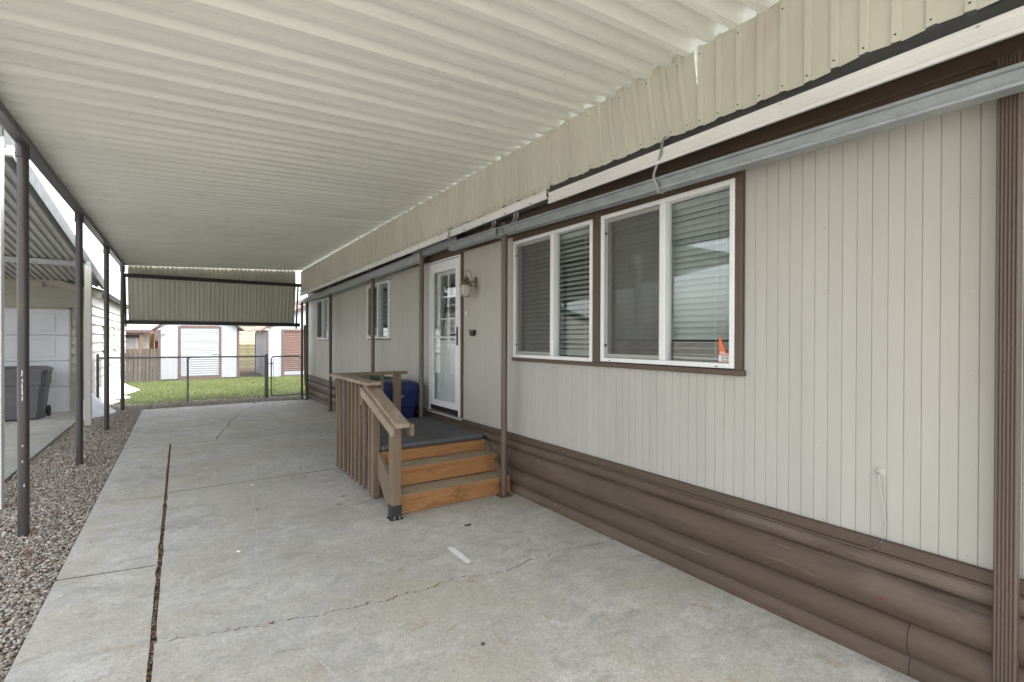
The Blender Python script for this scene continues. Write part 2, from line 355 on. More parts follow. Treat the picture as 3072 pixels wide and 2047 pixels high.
# driveway slabs, cut along the joints and the long crack
drive = bpy.data.objects.new('driveway', None); link(drive); drive['kind'] = 'structure'; ORG['driveway'] = (0, 0, 0)
def px(x, y):    # photo pixel -> ground point, used for the crack traced on the slab
    d = rt2*((x-1536)/1470.33)-up2*((y-1023.5)/1470.33)+fw; k = -CAMZ/d.z; return (d.x*k, d.y*k)
ck = [(496, 1925), (557, 1909), (614, 1902), (671, 1893), (710, 1888), (743, 1880), (786, 1879), (809, 1871), (833, 1864), (881, 1853), (929, 1849), (967, 1848), (981, 1838), (1010, 1829),
 (1052, 1824), (1086, 1817), (1110, 1809), (1157, 1805), (1186, 1791), (1214, 1781), (1253, 1772), (1291, 1764), (1319, 1750), (1372, 1733), (1443, 1725), (1486, 1719), (1529, 1709), (1567, 1691), (1595, 1679),
 (1643, 1667), (1672, 1655), (1714, 1644), (1757, 1636), (1795, 1629), (1843, 1618)]
cr = [px(*p) for p in ck]; cr[0] = (-.118, cr[0][1]); cr.append((2.99, 2.84))
fine = []
for (a, b) in zip(cr[:-1], cr[1:]):
    for k in range(4):
        q = k/4; fine.append((a[0]+(b[0]-a[0])*q, a[1]+(b[1]-a[1])*q+(random.uniform(-.012, .012) if (k or len(fine)) else 0)))
fine.append(cr[-1])
up_ = [(x, y+random.uniform(.003, .015)+(.014 if random.random() < .12 else 0)) for x, y in fine]; lo_ = [(x, y-random.uniform(.002, .010)) for x, y in fine]
def slab(poly, mt=None, z=0.0, th=.1):
    mb = MB(); mb.prism(poly, 2, z-th, z); o = obj('concrete_slab', mb, mt or M['concrete'], drive, smooth=0); return o
J = .016
def jag(x, y0, y1, s, step=.11):      # slightly chipped joint edge
    n = max(2, int(abs(y1-y0)/step)); return [(x+s*random.uniform(0, .004)+(s*random.uniform(.004, .014) if random.random() < .06 else 0), y0+(y1-y0)*i/n) for i in range(n+1)]
slab(lo_+[(2.99, -7), (-.115, -7)]+jag(-.115, -6.9, lo_[0][1]-.01, 1))
slab([(2.99, 6.39-J), (-.112, 6.37-J)]+jag(-.112, 6.3, up_[0][1]+.02, 1)+up_)
slab([(-.112, 6.37+J), (2.99, 6.39+J), (2.99, 9.25-J), (-.112, 9.25-J)])
c2 = [(1.60, 14.1), (1.46, 13.4), (1.309, 12.8), (1.15, 12.45), (1.088, 12.218), (1.02, 11.9), (.935, 11.512), (.87, 11.3), (.816, 11.107), (.744, 10.497), (.633, 10.172), (.60, 9.95), (.566, 9.739), (.494, 9.25+J)]
c2f = []
for (a, b) in zip(c2[:-1], c2[1:]):
    for k in range(3): q = k/3; c2f.append((a[0]+(b[0]-a[0])*q+random.uniform(-.02, .02), a[1]+(b[1]-a[1])*q))
c2f.append(c2[-1])
slab([(-.70, 9.25+J), (-.712, 14.0)]+[(x-.008, y) for x, y in c2f]); slab([(x+.008, y) for x, y in c2f][::-1]+[(2.99, 13.95), (2.99, 9.25+J)][0:1]+[(2.99, 9.25+J)])
for (a, b, c, d) in ((-7, -7, 4.385-J, 4.485-J), (4.385+J, 4.485+J, 6.25-J, 6.36-J), (6.25+J, 6.36+J, 9.25-J, 9.25-J)):
    # a,b near right/left; c,d far right/left
    slab([(-.70, b)]+[(-.70, d), (-.135, c)]+jag(-.135, c-.02, a+.02, -1)+[(-.135, a)])
g = MB(); g.box(-.145, -.105, -1, 9.25, -.06, -.016); g.box(-.7, 2.98, 9.225, 9.275, -.06, -.004); g.box(-.105, 2.98, 6.34, 6.42, -.06, -.0045); g.box(-.7, -.145, 6.22, 6.40, -.06, -.007); g.box(-.7, -.145, 4.36, 4.51, -.06, -.0075); obj('joint_debris', g, M['debris'], drive, smooth=0, kind='stuff')
g = MB(); g.prism([(x, y-.03) for x, y in fine]+[(x, y+.03) for x, y in fine[::-1]], 2, -.06, -.022); obj('crack_debris', g, M['debris'], drive, smooth=0, kind='stuff')

# ============================================================ CARPORT
SL = .048; ZL = 3.313
def roofz(x): return ZL+SL*(x+1.045)
carport = thing('carport', 'long cream ribbed metal carport roof on dark round posts', 'carport', (-1.08, 5, 0))
PW = .3345
bead = lambda y0, z0: [(y0, z0), (y0+.008, z0), (y0+.012, z0+.0035), (y0+.016, z0), (y0+.022, z0), (y0+.026, z0+.0035), (y0+.030, z0), (y0+.036, z0), (y0+.040, z0+.0035), (y0+.044, z0), (y0+.050, z0)]
arch = lambda y0, w, h, za, zb: [(y0+w*q, (za*(1-q)+zb*q)+h*k) for q, k in ((.015, .42), (.06, .68), (.15, .88), (.3, .98), (.5, 1), (.68, .92), (.82, .72), (.92, .44), (.98, .16))]
prof = bead(0, 0)+arch(.050, .117, .074, 0, .008)+bead(.167, .008)+arch(.217, .1175, .066, .008, 0)+[(PW+.004, 0)]
def shearz(w): return (w[0], w[1], w[2]+SL*(w[0]))
mb = MB(); mb.strip(prof, 0, 0, 4.2, .0012, 6, shearz); pan = mb.mesh('roof_panel', M['ceil'], 28)
NP = 46; RY0 = 14.36-NP*PW
for i in range(NP):
    inst('roof_panel', pan, carport, (-1.10, RY0+i*PW, roofz(-1.10)+random.uniform(-.002, .002)+.0016*(i % 2)))
# side beam (C channel) and its cap
mb = MB(); mb.strip([(-1.045, 3.308), (-1.045, 3.252), (-1.113, 3.252), (-1.113, 3.345), (-1.095, 3.345)], 1, RY0-.02, 14.40, .003)
obj('side_beam', mb, M['post'], carport, smooth=0)
mb = MB(); mb.strip([(-1.118, 3.25), (-1.118, 3.38), (-1.09, 3.385)], 1, RY0-.03, 14.42, .003); obj('side_gutter_face', mb, M['gutter'], carport, smooth=0)
for k, py in enumerate((-.05, 2.85, 5.656, 8.40, 11.25, 14.15)):
    mb = MB(); mb.lathe([(.0375, -.06), (.0375, 3.15), (.0375, 3.25)], -1.08, py, 20); po = obj('post', mb, M['post'], carport)
    mb = MB(); mb.lathe([(.047, 3.14), (.048, 3.146), (.047, 3.15), (.046, 3.25)], -1.08, py, 20); obj('collar', mb, M['post'], po)
    mb = MB(); mb.tube([(-1.122, py-.018, 3.166), (-1.128, py-.026, 3.166)], .007, 6); obj('screw', mb, M['bolt'], po)
    if k == 2:
        for (dz, a, h) in ((1.36, .9, .035), (1.335, .7, .02), (1.29, 1.0, .03), (1.24, .85, .06), (1.19, 1.0, .05), (1.14, .95, .045), (.75, 1.1, .02), (.62, .95, .02), (.42, 1.9, .03)):
            th = math.atan2(-py, 1.08)-.25+a*.28-.2
            mb = MB(); e = [(-1.08+.0384*math.cos(th+u), py+.0384*math.sin(th+u), dz+w) for u, w in ((-.10, 0), (0, -h*.5), (.11, -h*.2), (.08, h*.5), (-.02, h*.55))]
            mb.add(e, [(0, 1, 2, 3, 4)]); obj('paint_chip', mb, M['chip'], po, smooth=0)
# house-side round posts
for k, (py, zb, zt) in enumerate(((4.30, 0, 2.86), (6.43, .52, 2.86), (8.53, 0, 2.80), (11.47, 0, 2.74), (13.95, 0, 2.74))):
    mb = MB(); mb.lathe([(.033, zb), (.033, zt)], 2.815, py, 18); po = obj('post', mb, M['hpost'] if k < 3 else M['post'], carport)
    if zb == 0: mb = MB(); mb.box(2.745, 2.885, py-.07, py+.07, .001, .014, .003); obj('base_plate', mb, M['hpost'], po)
# end valance at the far end: upper and lower corrugated sheets and bars
ep = [(0, 0), (.05, 0), (.056, .012), (.086, .012), (.092, 0), (.145, 0), (.150, .012), (.180, .012), (.186, 0), (.235, 0), (.241, .012), (.271, .012), (.277, 0), (.33, 0), (.336, .012), (.366, .012), (.372, 0), (.42, 0), (.426, .012), (.456, .012), (.462, 0), (.52, 0)]
mb = MB(); mb.strip([(a, -b) for a, b in ep], 2, 0, 1, .0012); esh = mb.mesh('end_sheet', M['endp'], 30)
for k in range(7):
    x = -1.0+k*.5157
    inst('end_sheet', esh, carport, (x, 14.385+.002*(k % 2), 3.03), None, (1, 1, (roofz(x+.25)+(.07 if k < 4 else .012)-3.03)))
    inst('end_sheet', esh, carport, (x, 14.36+.002*(k % 2)+.25, 2.02), (R(13.5), 0, 0), (1, 1, 1.06))
for (z0, z1, y) in ((3.04, 3.125, 14.29), (1.965, 2.06, 14.56)):
    mb = MB(); mb.box(-1.10, 2.76, y, y+.06, z0, z1, .006); obj('crossbar', mb, M['black'], carport)
for x in (-1.05, 2.66):
    mb = MB(); mb.prism([(14.30, 3.06), (14.34, 3.06), (14.61, 1.90), (14.57, 1.90)], 0, x-.018, x+.018); obj('end_bracket', mb, M['black'], carport, smooth=0)
mb = MB(); mb.tube([(2.80, 14.15, 2.0), (2.84, 14.3, .6), (2.9, 14.36, .05)], .03, 8); obj('brace', mb, M['hpost'], carport)
mb = MB(); mb.lathe([(.03, 0), (.03, 2.62)], 2.72, 14.1, 14); obj('post', mb, M['post'], carport)
# fascia sheets hanging between carport roof and house eave
FW = .77
def fsheet(y0, n, top, bot, st, sb, bow=0):
    per = n/6; pr = []
    for i in range(6):
        a = i*per; pr += [(a, 0), (a+per*.66, 0), (a+per*.69, .013), (a+per*.72, .014), (a+per*.95, .014), (a+per*.98, .012)]
    pr.append((n, 0)); mb = MB()
    P = np.array(pr); v = []; rows = 4
    for k in range(rows+1):
        q = k/rows; z = top*(1-q)+bot*q
        for (y, d) in pr: v.append((2.75-d-bow*math.sin(math.pi*q)*.5, y0+y+st*(1-q)+sb*q, z+(.022*(1-y/n) if st > .03 and q == 0 else 0)+(.006*math.sin(y*23+y0) if k in (0, rows) else 0)))
    L = len(pr); f = [(k*L+i, k*L+i+1, (k+1)*L+i+1, (k+1)*L+i) for k in range(rows) for i in range(L-1)]
    o = len(v); v += [(x+.0012, y, z) for x, y, z in v]; f += [tuple(i+o for i in reversed(q)) for q in f]
    return mb.add(v, f)
y0 = 1.935
for k in range(-4, 17):
    ya = y0+k*FW; w = min(FW+.004, 14.40-ya)
    if w < .1: continue
    st, sb = {0: (.048, -.03), 1: (.018, -.018), 2: (.008, -.012)}.get(k, (0, 0))
    bot = 3.0+(.03 if k < -1 else .008 if k == -1 else .012 if k in (0, 1) else 0)-max(0, k-2)*.009
    fo = obj('fascia_sheet', fsheet(ya, w, 3.516+(.018 if k == 0 else 0)-max(0, k-1)*.0035, bot, st, sb, .008 if k == 0 else 0), M['fascia'], carport, 20)
    fo.location.x += -.004*(k % 2)
    mb = MB()
    for j in range(6):
        yy = ya+w*(j+.83)/6
        for zz, s_ in ((bot+.03, sb), (3.46, st)):
            if (j+k) % 2 == 0 or zz < 3.2: mb.tube([(2.737, yy+s_, zz), (2.732, yy+s_, zz)], .0042, 6)
    so_ = obj('screw', mb, M['black'], fo); so_['kind'] = 'stuff'
# dark flashing below the fascia
mb = MB(); mb.strip([(2.732, 2.925), (2.742, 2.95), (2.752, 2.985), (2.762, 3.06)], 1, RY0, 14.4, .002, 60, lambda w: (w[0]-.004*math.sin(w[1]*9), w[1], w[2]-max(0, w[1]-4)*.008)); obj('flashing', mb, M['flash'], carport)

# ============================================================ MOBILE HOME
HY0, HY1, HX, HB = -.42, 14.65, 7.1, 2.98
home = thing('mobile_home', 'long beige mobile home with brown log skirting and white windows', 'house', (3.0, 7, 0))
# openings: y0,y1,z0,z1
OPS = [(1.80, 4.375, 1.44, 2.76), (5.555, 6.495, .62, 2.76), (8.15, 9.36, 1.63, 2.67), (12.34, 13.56, 1.60, 2.66)]
ZB, ZT = .622, 2.76
mb = MB(); cur = HY0
for (a, b, c, d) in OPS:
    mb.box(3.0045, 3.10, cur, a, ZB, 2.95); 
    if c > ZB+.01: mb.box(3.0045, 3.10, a, b, ZB, c)
    mb.box(3.0045, 3.10, a, b, d, 2.95); cur = b
mb.box(3.0045, 3.10, cur, HY1, ZB, 2.95); obj('wall_sheathing', mb, M['backing'], home, smooth=0)
BW = .0698; bm_cache = {}
def board(z0, z1):
    key = (round(z0, 3), round(z1, 3))
    if key not in bm_cache:
        b = MB(); b.box(0, .012, .0008, BW-.0008, z0, z1, .0020); bm_cache[key] = b.mesh('siding_board', M['siding'], 30)
    return bm_cache[key]
yb = .651-BW*15
while yb > HY0+BW: yb -= BW
n = 0; y = yb
while y < HY1-.02:
    mid = y+BW/2; z0, z1 = ZB, ZT
    for (a, b, c, d) in OPS:
        if a-.01 < mid < b+.01: z0, z1 = (ZB, c-.02)
    if z1-z0 > .05: inst('siding_board', board(z0, z1), home, (3.0+random.uniform(-.0006, .0006), y, 0)); n += 1
    y += BW
m_ = MB(); rn = random.Random(11)
for k in range(0, 14):
    yy = .651+BW*(.5+17.5*k*.5)
    for zz in [.66+j*.41+rn.uniform(-.03, .03) for j in range(6)]:
        if any(a-.05 < yy < b+.05 and c-.05 < zz < d for (a, b, c, d) in OPS) or zz > 2.7: continue
        m_.tube([(3.0, yy, zz), (2.9975, yy, zz)], .0042, 6)
obj('nail_head', m_, M['scrframe'], home)['kind'] = 'stuff'
# brown frieze board under the eave, window and door casings
mb = MB(); mb.box(2.975, 3.0, HY0, HY1, 2.752, 2.955, .004); mb.box(2.955, 2.975, HY0, HY1, 2.87, 2.95, .004); obj('frieze_board', mb, M['brown'], home)
def casing(*bs):
    for b in bs: mb = MB(); mb.box(2.972, 3.02, *b, .004); obj('casing', mb, M['brown'], home)
casing((1.772, 1.822, 1.44, 2.752), (3.033, 3.142, 1.45, 2.752), (4.358, 4.378, 1.44, 2.752), (1.822, 3.033, 2.692, 2.752), (3.142, 4.358, 2.688, 2.752))
mb = MB(); mb.box(2.962, 3.02, 1.755, 4.385, 1.415, 1.452, .005); obj('window_sill', mb, M['brown'], home)
casing((5.535, 5.565, .62, 2.752), (6.485, 6.515, .62, 2.752)); mb = MB(); mb.box(2.97, 3.02, 5.565, 6.485, 2.728, 2.7515, .003); obj('casing', mb, M['brown'], home)
for (a, b, c, d) in OPS[2:]:
    mb = MB(); mb.box(2.99, 3.02, a-.01, b+.01, d, 2.7515, .003); obj('casing', mb, M['siding'], home)
def window(y0, y1, z0, z1, ym, fr=.034):
    X0, X1 = 2.962, 3.05
    m_ = MB(); m_.box(X0, X1, y0, y0+fr, z0, z1, .004); m_.box(X0, X1, y1-fr, y1, z0, z1, .004); m_.box(X0, X1, y0+fr, y1-fr, z0, z0+fr, .004); m_.box(X0, X1, y0+fr, y1-fr, z1-fr, z1, .004)
    m_.box(X0+.006, X1, ym-.022, ym+.03, z0+fr, z1-fr, .004)
    w = obj('window', m_, M['vinyl'], home)
    m_ = MB()
    for (a, b, c, d) in ((ym+.03, ym+.052, z0+fr, z1-fr), (y1-fr-.022, y1-fr, z0+fr, z1-fr), (ym+.052, y1-fr-.022, z0+fr, z0+fr+.022), (ym+.052, y1-fr-.022, z1-fr-.022, z1-fr)): m_.box(3.0, 3.04, a, b, c, d, .003)
    obj('sash', m_, M['vinyl'], w)
    m_ = MB(); m_.box(3.022, 3.026, y0+fr*.7, ym, z0+fr*.7, z1-fr*.7); obj('glass_pane', m_, M['glass'], w, smooth=0)
    m_ = MB(); m_.box(3.030, 3.034, ym+.045, y1-fr-.012, z0+fr+.012, z1-fr-.012); obj('glass_pane', m_, M['glass'], w, smooth=0)
    sf = .03; a, b, c, d = ym+.03, y1-fr-.004, z0+fr+.004, z1-fr-.004
    m_ = MB(); m_.box(2.978, 2.99, a, a+.012, c, d, .002); m_.box(2.978, 2.99, b-sf, b, c, d, .002); m_.box(2.978, 2.99, a+.012, b-sf, c, c+sf, .002); m_.box(2.978, 2.99, a+.012, b-sf, d-sf, d, .002)
    s_ = obj('screen_frame', m_, M['scrframe'], w)
    m_ = MB(); m_.add([(2.983, a+.01, c+.02), (2.983, b-.02, c+.02), (2.983, b-.02, d-.02), (2.983, a+.01, d-.02)], [(0, 1, 2, 3)]); obj('insect_screen', m_, M['screen'], w, smooth=0)
    for zz in (c+.1, d-.12):
        m_ = MB(); m_.tube([(2.979, b-.016, zz), (2.972, b-.016, zz)], .012, 8); obj('screen_clip', m_, M['black'], w)
    return w
window(1.82, 3.035, 1.459, 2.694, 2.392); window(3.140, 4.360, 1.450, 2.690, 3.70)
window(8.165, 9.345, 1.645, 2.655, 8.75); window(12.345, 13.545, 1.612, 2.64, 12.945)
wt = MB(); wt.box(2.9605, 2.963, 1.93, 1.955, 1.468, 1.4725); wt.box(2.9605, 2.963, 2.91, 2.93, 1.468, 1.4725); obj('weep_slot', wt, M['black'], home, smooth=0)
# storm door and inner door
D0, D1, DZ0, DZ1 = 5.565, 6.485, .645, 2.728
m_ = MB(); m_.box(2.955, 3.03, D0, D0+.03, .64, DZ1, .004); m_.box(2.955, 3.03, D1-.03, D1, .64, DZ1, .004); m_.box(2.955, 3.03, D0+.03, D1-.03, DZ1-.022, DZ1, .004); obj('door_frame', m_, M['white'], home)
m_ = MB(); a, b, c, d = D0+.033, D1-.033, .715, DZ1-.03
m_.box(2.965, 2.995, a, a+.085, c, d, .005); m_.box(2.965, 2.995, b-.085, b, c, d, .005); m_.box(2.965, 2.995, a+.085, b-.085, c, c+.085, .005); m_.box(2.965, 2.995, a+.085, b-.085, d-.13, d, .005)
sdoor = obj('storm_door', m_, M['white'], home)
m_ = MB(); m_.box(2.960, 2.97, a+.07, b-.07, c+.07, c+.088, .003); m_.box(2.960, 2.97, a+.07, b-.07, d-.135, d-.115, .003); m_.box(2.960, 2.97, a+.07, a+.088, c+.088, d-.135, .003); m_.box(2.960, 2.97, b-.088, b-.07, c+.088, d-.135, .003); obj('glass_bead', m_, M['white'], sdoor)
m_ = MB(); m_.box(2.978, 2.982, a+.08, b-.08, c+.08, d-.125); obj('glass_pane', m_, M['dglass'], sdoor, smooth=0)
m_ = MB(); m_.box(2.968, 2.992, a+.08, b-.08, 1.655, 1.678, .004); obj('mid_rail', m_, M['white'], sdoor)
m_ = MB(); m_.box(2.953, 2.966, a+.015, a+.05, 1.56, 1.80, .005); m_.tube([(2.955, a+.032, 1.70), (2.925, a+.034, 1.70), (2.918, a+.06, 1.70), (2.92, a+.14, 1.695)], .009, 8); obj('handle', m_, M['shoe'], sdoor)
m_ = MB(); m_.box(2.968, 2.99, a, b, .655, .715, .004); obj('door_sweep', m_, M['black'], sdoor)
m_ = MB(); m_.box(2.945, 3.05, D0-.05, D1+.05, .607, .63, .004); obj('threshold', m_, M['siding'], home)
m_ = MB(); a, b = D0+.02, D1-.02; X0, X1 = 3.035, 3.075; gy0, gy1, gz0, gz1 = a+.2, b-.2, 1.62, 2.52
m_.box(X0, X1, a, gy0, .65, 2.72); m_.box(X0, X1, gy1, b, .65, 2.72); m_.box(X0, X1, gy0, gy1, .65, gz0); m_.box(X0, X1, gy0, gy1, gz1, 2.72)
for q in (1, 2): m_.box(X0-.004, X0+.02, gy0, gy1, gz0+(gz1-gz0)*q/3-.011, gz0+(gz1-gz0)*q/3+.011)
m_.box(X0-.006, X0+.02, (gy0+gy1)/2-.011, (gy0+gy1)/2+.011, gz0, gz1)
m_.box(X0-.014, X0, gy0-.035, gy0, gz0-.035, gz1+.035, .004); m_.box(X0-.014, X0, gy1, gy1+.035, gz0-.035, gz1+.035, .004); m_.box(X0-.014, X0, gy0, gy1, gz0-.035, gz0, .004); m_.box(X0-.014, X0, gy0, gy1, gz1, gz1+.035, .004)
m_.box(X0-.008, X0, a+.14, b-.14, .85, .87); m_.box(X0-.008, X0, a+.14, b-.14, 1.42, 1.44); m_.box(X0-.008, X0, a+.14, a+.16, .85, 1.44); m_.box(X0-.008, X0, b-.16, b-.14, .85, 1.44)
ido = obj('inner_door', m_, M['inner'], home, smooth=0)
m_ = MB(); m_.box(X0+.012, X0+.016, gy0, gy1, gz0, gz1); obj('glass_pane', m_, M['glass'], ido, smooth=0)
m_ = MB(); m_.lathe([(.0, 0), (.028, .01), (.03, .03), (.015, .04), (.012, .06)], 0, 0, 12); m_.v = [(X0-.06+z, a+.07+x, 1.62+yy) for x, yy, z in m_.v]; obj('knob', m_, M['bolt'], ido)
# body: end walls, back, floor, ceiling, partitions, roof
m_ = MB(); m_.box(3.1, HX, HY0, HY0+.1, .3, 2.95); m_.box(3.1, HX, HY1-.1, HY1, .3, 2.95); m_.box(HX-.1, HX, HY0+.1, HY1-.1, .3, 2.95); obj('outer_wall', m_, M['siding'], home, smooth=0)
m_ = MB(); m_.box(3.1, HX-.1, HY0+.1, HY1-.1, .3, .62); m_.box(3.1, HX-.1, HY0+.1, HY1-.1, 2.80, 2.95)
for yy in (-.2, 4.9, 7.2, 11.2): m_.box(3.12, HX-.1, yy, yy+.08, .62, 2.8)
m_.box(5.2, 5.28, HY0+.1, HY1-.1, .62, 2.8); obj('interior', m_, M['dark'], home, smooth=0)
m_ = MB(); m_.prism([(2.77, 2.955), (2.77, 2.985), (5.0, 3.28), (7.3, 2.985), (7.3, 2.955), (5.0, 3.2)], 1, HY0-.15, HY1+.15); obj('roof', m_, M['shingle'], home, smooth=0)
m_ = MB(); m_.box(2.985, 3.02, HY1-.03, HY1+.015, .62, 2.75, .004); obj('corner_trim', m_, M['white'], home)
# log skirting: trim band and courses, in lengths
def course(z0, z1, bulge, y0, y1, xb=2.985):
    pr = []
    for k in range(9):
        q = k/8; pr.append((xb-.012-bulge*math.sin(math.pi*min(1, q*.93+.07))**.7, z0+(z1-z0)*q))
    pr = [(xb+.03, z0)]+pr+[(xb+.03, z1)]
    mb = MB(); mb.prism(pr, 1, y0, y1); return obj('skirting_log', mb, M['skirt'], home, 50)
seams = [HY0, .887, 4.6, 8.3, 12.0, HY1]
for ci, (z0, z1, bl) in enumerate(((-.02, .10, .024), (.102, .268, .052), (.270, .468, .056), (.474, .553, .022))):
    cuts = [HY0]+[s_+(ci*1.13 % 2.4 if ci != 1 else 0) for s_ in seams[1:-1]]+[HY1]
    for a, b in zip(cuts[:-1], cuts[1:]): course(z0, z1, bl, a+.0015, b-.0015)
m_ = MB(); m_.box(2.972, 3.03, HY0, HY1, .560, .6215, .004); m_.box(2.964, 2.98, HY0, HY1, .548, .560, .003); obj('skirting_trim', m_, M['brown'], home)
m_ = MB(); m_.box(3.0, 3.06, HY0, HY1, -.02, .6); obj('skirting_backing', m_, M['dark'], home, smooth=0)
m_ = MB(); m_.add([(2.9155, .984, .338), (2.9155, .996, .34), (2.9155, 1.0, .350), (2.9155, .992, .356), (2.9155, .982, .35)], [(0, 1, 2, 3, 4)]); obj('red_paint_fleck', m_, mat('red_fleck', (.22, .02, .02), .6), home, smooth=0)

# ------------------------------------------------------------ gutters and beams on the house
def zslope(p0, p1): return lambda w: (w[0], w[1], w[2]+p0[1]+(p1[1]-p0[1])*(w[1]-p0[0])/(p1[0]-p0[0]))
m_ = MB(); m_.strip([(2.745, 0), (2.745, -.088), (2.712, -.095), (2.712, -.078), (2.720, -.072), (2.720, -.018), (2.714, -.012), (2.714, 0), (2.722, 0)], 1, -.6, 3.44, .002, 8, zslope((-.6, 2.948), (3.46, 2.948)))
g1 = obj('rain_gutter', m_, M['gutter'], None, 25, None, 'flat white gutter length along the eave above the two big windows', 'gutter')
m_ = MB(); 
for k in range(5): yy = -.2+k*.8; m_.tube([(2.714, yy, 2.936), (2.709, yy, 2.936)], .006, 6)
obj('screw', m_, M['bolt'], g1)['kind'] = 'stuff'
m_ = MB(); m_.strip([(2.745, 0), (2.745, -.07), (2.722, -.074), (2.716, -.058), (2.706, -.04), (2.704, -.012), (2.710, 0), (2.722, 0)], 1, 3.47, 14.3, .002, 12, zslope((3.46, 2.982), (14.3, 2.868)))
g2 = obj('rain_gutter', m_, M['gutter'], None, 45, None, 'bright rounded white gutter length running from window to the far end', 'gutter')
for yy in (3.46, 8.6):
    zz = 2.985-(yy-3.46)*.0105; m_ = MB(); m_.strip([(2.75, zz+.004), (2.70, zz+.004), (2.698, zz-.04), (2.708, zz-.082), (2.75, zz-.09)], 1, yy-.012, yy+.012, .002); obj('joint_sleeve', m_, M['gutter'], g2, 30)
m_ = MB()
for k in range(24): yy = 3.7+k*.43; zz = 2.982-(yy-3.46)*.0105; m_.tube([(2.712, yy, zz-.066), (2.704, yy, zz-.068)], .006, 6)
obj('screw', m_, M['black'], g2)['kind'] = 'stuff'
m_ = MB(); m_.box(2.698, 2.702, 5.34, 5.38, 2.86, 2.985); m_.box(2.70, 2.76, 5.34, 5.38, 2.981, 2.985); obj('strap', m_, M['galv'], g2, smooth=0)
cprof = [(2.80, 0), (2.775, 0), (2.775, -.013), (2.789, -.018), (2.789, -.068), (2.775, -.075), (2.775, -.085), (2.862, -.085), (2.862, 0), (2.84, 0)]
def beam(y0, z0, y1, z1, label, dx=0, pr=None):
    m_ = MB(); m_.strip([(a+dx, b) for a, b in (pr or cprof)], 1, y0, y1, -.002, 6, zslope((y0, z0), (y1, z1)))
    return obj('eave_beam', m_, M['galv'], None, 25, None, label, 'beam')
b1 = beam(-.6, 2.738, 4.46, 2.822, 'shiny galvanised channel beam crossing in front of the big windows', 0)
b2 = beam(4.44, 2.826, 5.52, 2.838, 'short galvanised channel end piece between window and door', -.006)
b3 = beam(5.38, 2.905, 6.75, 2.895, 'short grey channel length tucked high above the storm door', .03)
b4 = beam(6.47, 2.846, 14.9, 2.702, 'long dull grey channel running from the door to the far end', 0, [(2.80, 0), (2.775, 0), (2.772, -.03), (2.785, -.10), (2.80, -.112), (2.862, -.112), (2.872, 0), (2.85, 0)])
m_ = MB(); m_.prism([(2.772, 2.846), (2.785, 2.738), (2.862, 2.735), (2.872, 2.846)], 1, 6.458, 6.466); obj('end_cap', m_, M['white'], b4, smooth=0)
for (yy, zz) in ((8.85, 2.806), (11.8, 2.756)):
    m_ = MB(); m_.strip([(2.765, zz+.004), (2.768, zz-.03), (2.782, zz-.112), (2.80, zz-.12), (2.862, zz-.12)], 1, yy-.04, yy+.04, -.002); obj('joint_sleeve', m_, M['galv'], b4, 30)
m_ = MB(); m_.strip([(2.768, 2.826), (2.768, 2.736), (2.87, 2.734)], 1, 4.40, 4.47, -.002); obj('joint_sleeve', m_, M['galv'], b1, 30)
def strap(pts, w, label, par=None, mt='galv'):
    m_ = MB(); v = []
    for (x, y, z) in pts: v += [(x, y-w/2, z), (x, y+w/2, z), (x+.002, y+w/2, z), (x+.002, y-w/2, z)]
    f = []
    for i in range(len(pts)-1):
        o_ = i*4
        for k in range(4): f.append((o_+k, o_+(k+1) % 4, o_+4+(k+1) % 4, o_+4+k))
    m_.add(v, f+[(0, 1, 2, 3), tuple(len(v)-4+k for k in range(4))]); o_ = obj('hanger_strap', m_, M[mt], par, 40)
    if par is None: tag(o_, label, 'strap')
    return o_
strap([(2.735, 2.19, 3.03), (2.712, 2.19, 2.99), (2.708, 2.20, 2.91), (2.712, 2.235, 2.85), (2.742, 2.29, 2.80), (2.766, 2.305, 2.772), (2.768, 2.28, 2.73), (2.771, 2.27, 2.675), (2.80, 2.25, 2.668)], .022, 'bent perforated metal strap tying gutter to beam above the big window')
for k, (yy, zz) in enumerate(((4.52, 2.83), (4.10, 2.82), (8.75, 2.81), (11.6, 2.76))):
    for s_ in (-1, 1):
        y_ = yy+s_*.07*(1 if k > 1 else .4)
        strap([(2.77, y_-.05, zz+.10), (2.80, y_-.03, zz+.105), (2.82, y_, zz+.06), (2.80, y_+.03, zz+.0), (2.79, y_+.05, zz-.03)], .03, '', b1 if k < 2 else b4, 'galv')
# ribbed downspout at the right edge
pr = []
for k in range(6): pr += [(.0115*k, 0), (.0115*k+.004, -.005), (.0115*k+.0075, -.005), (.0115*k+.0115, 0)]
pr = [(0, .055)]+pr+[(.069, .055)]
m_ = MB(); m_.prism([(2.905+b, .508+a*1.06) for a, b in pr], 2, .01, 2.86)
obj('downspout', m_, M['dsp'], None, 20, None, 'brown ribbed downspout against the siding at the right edge', 'downspout')

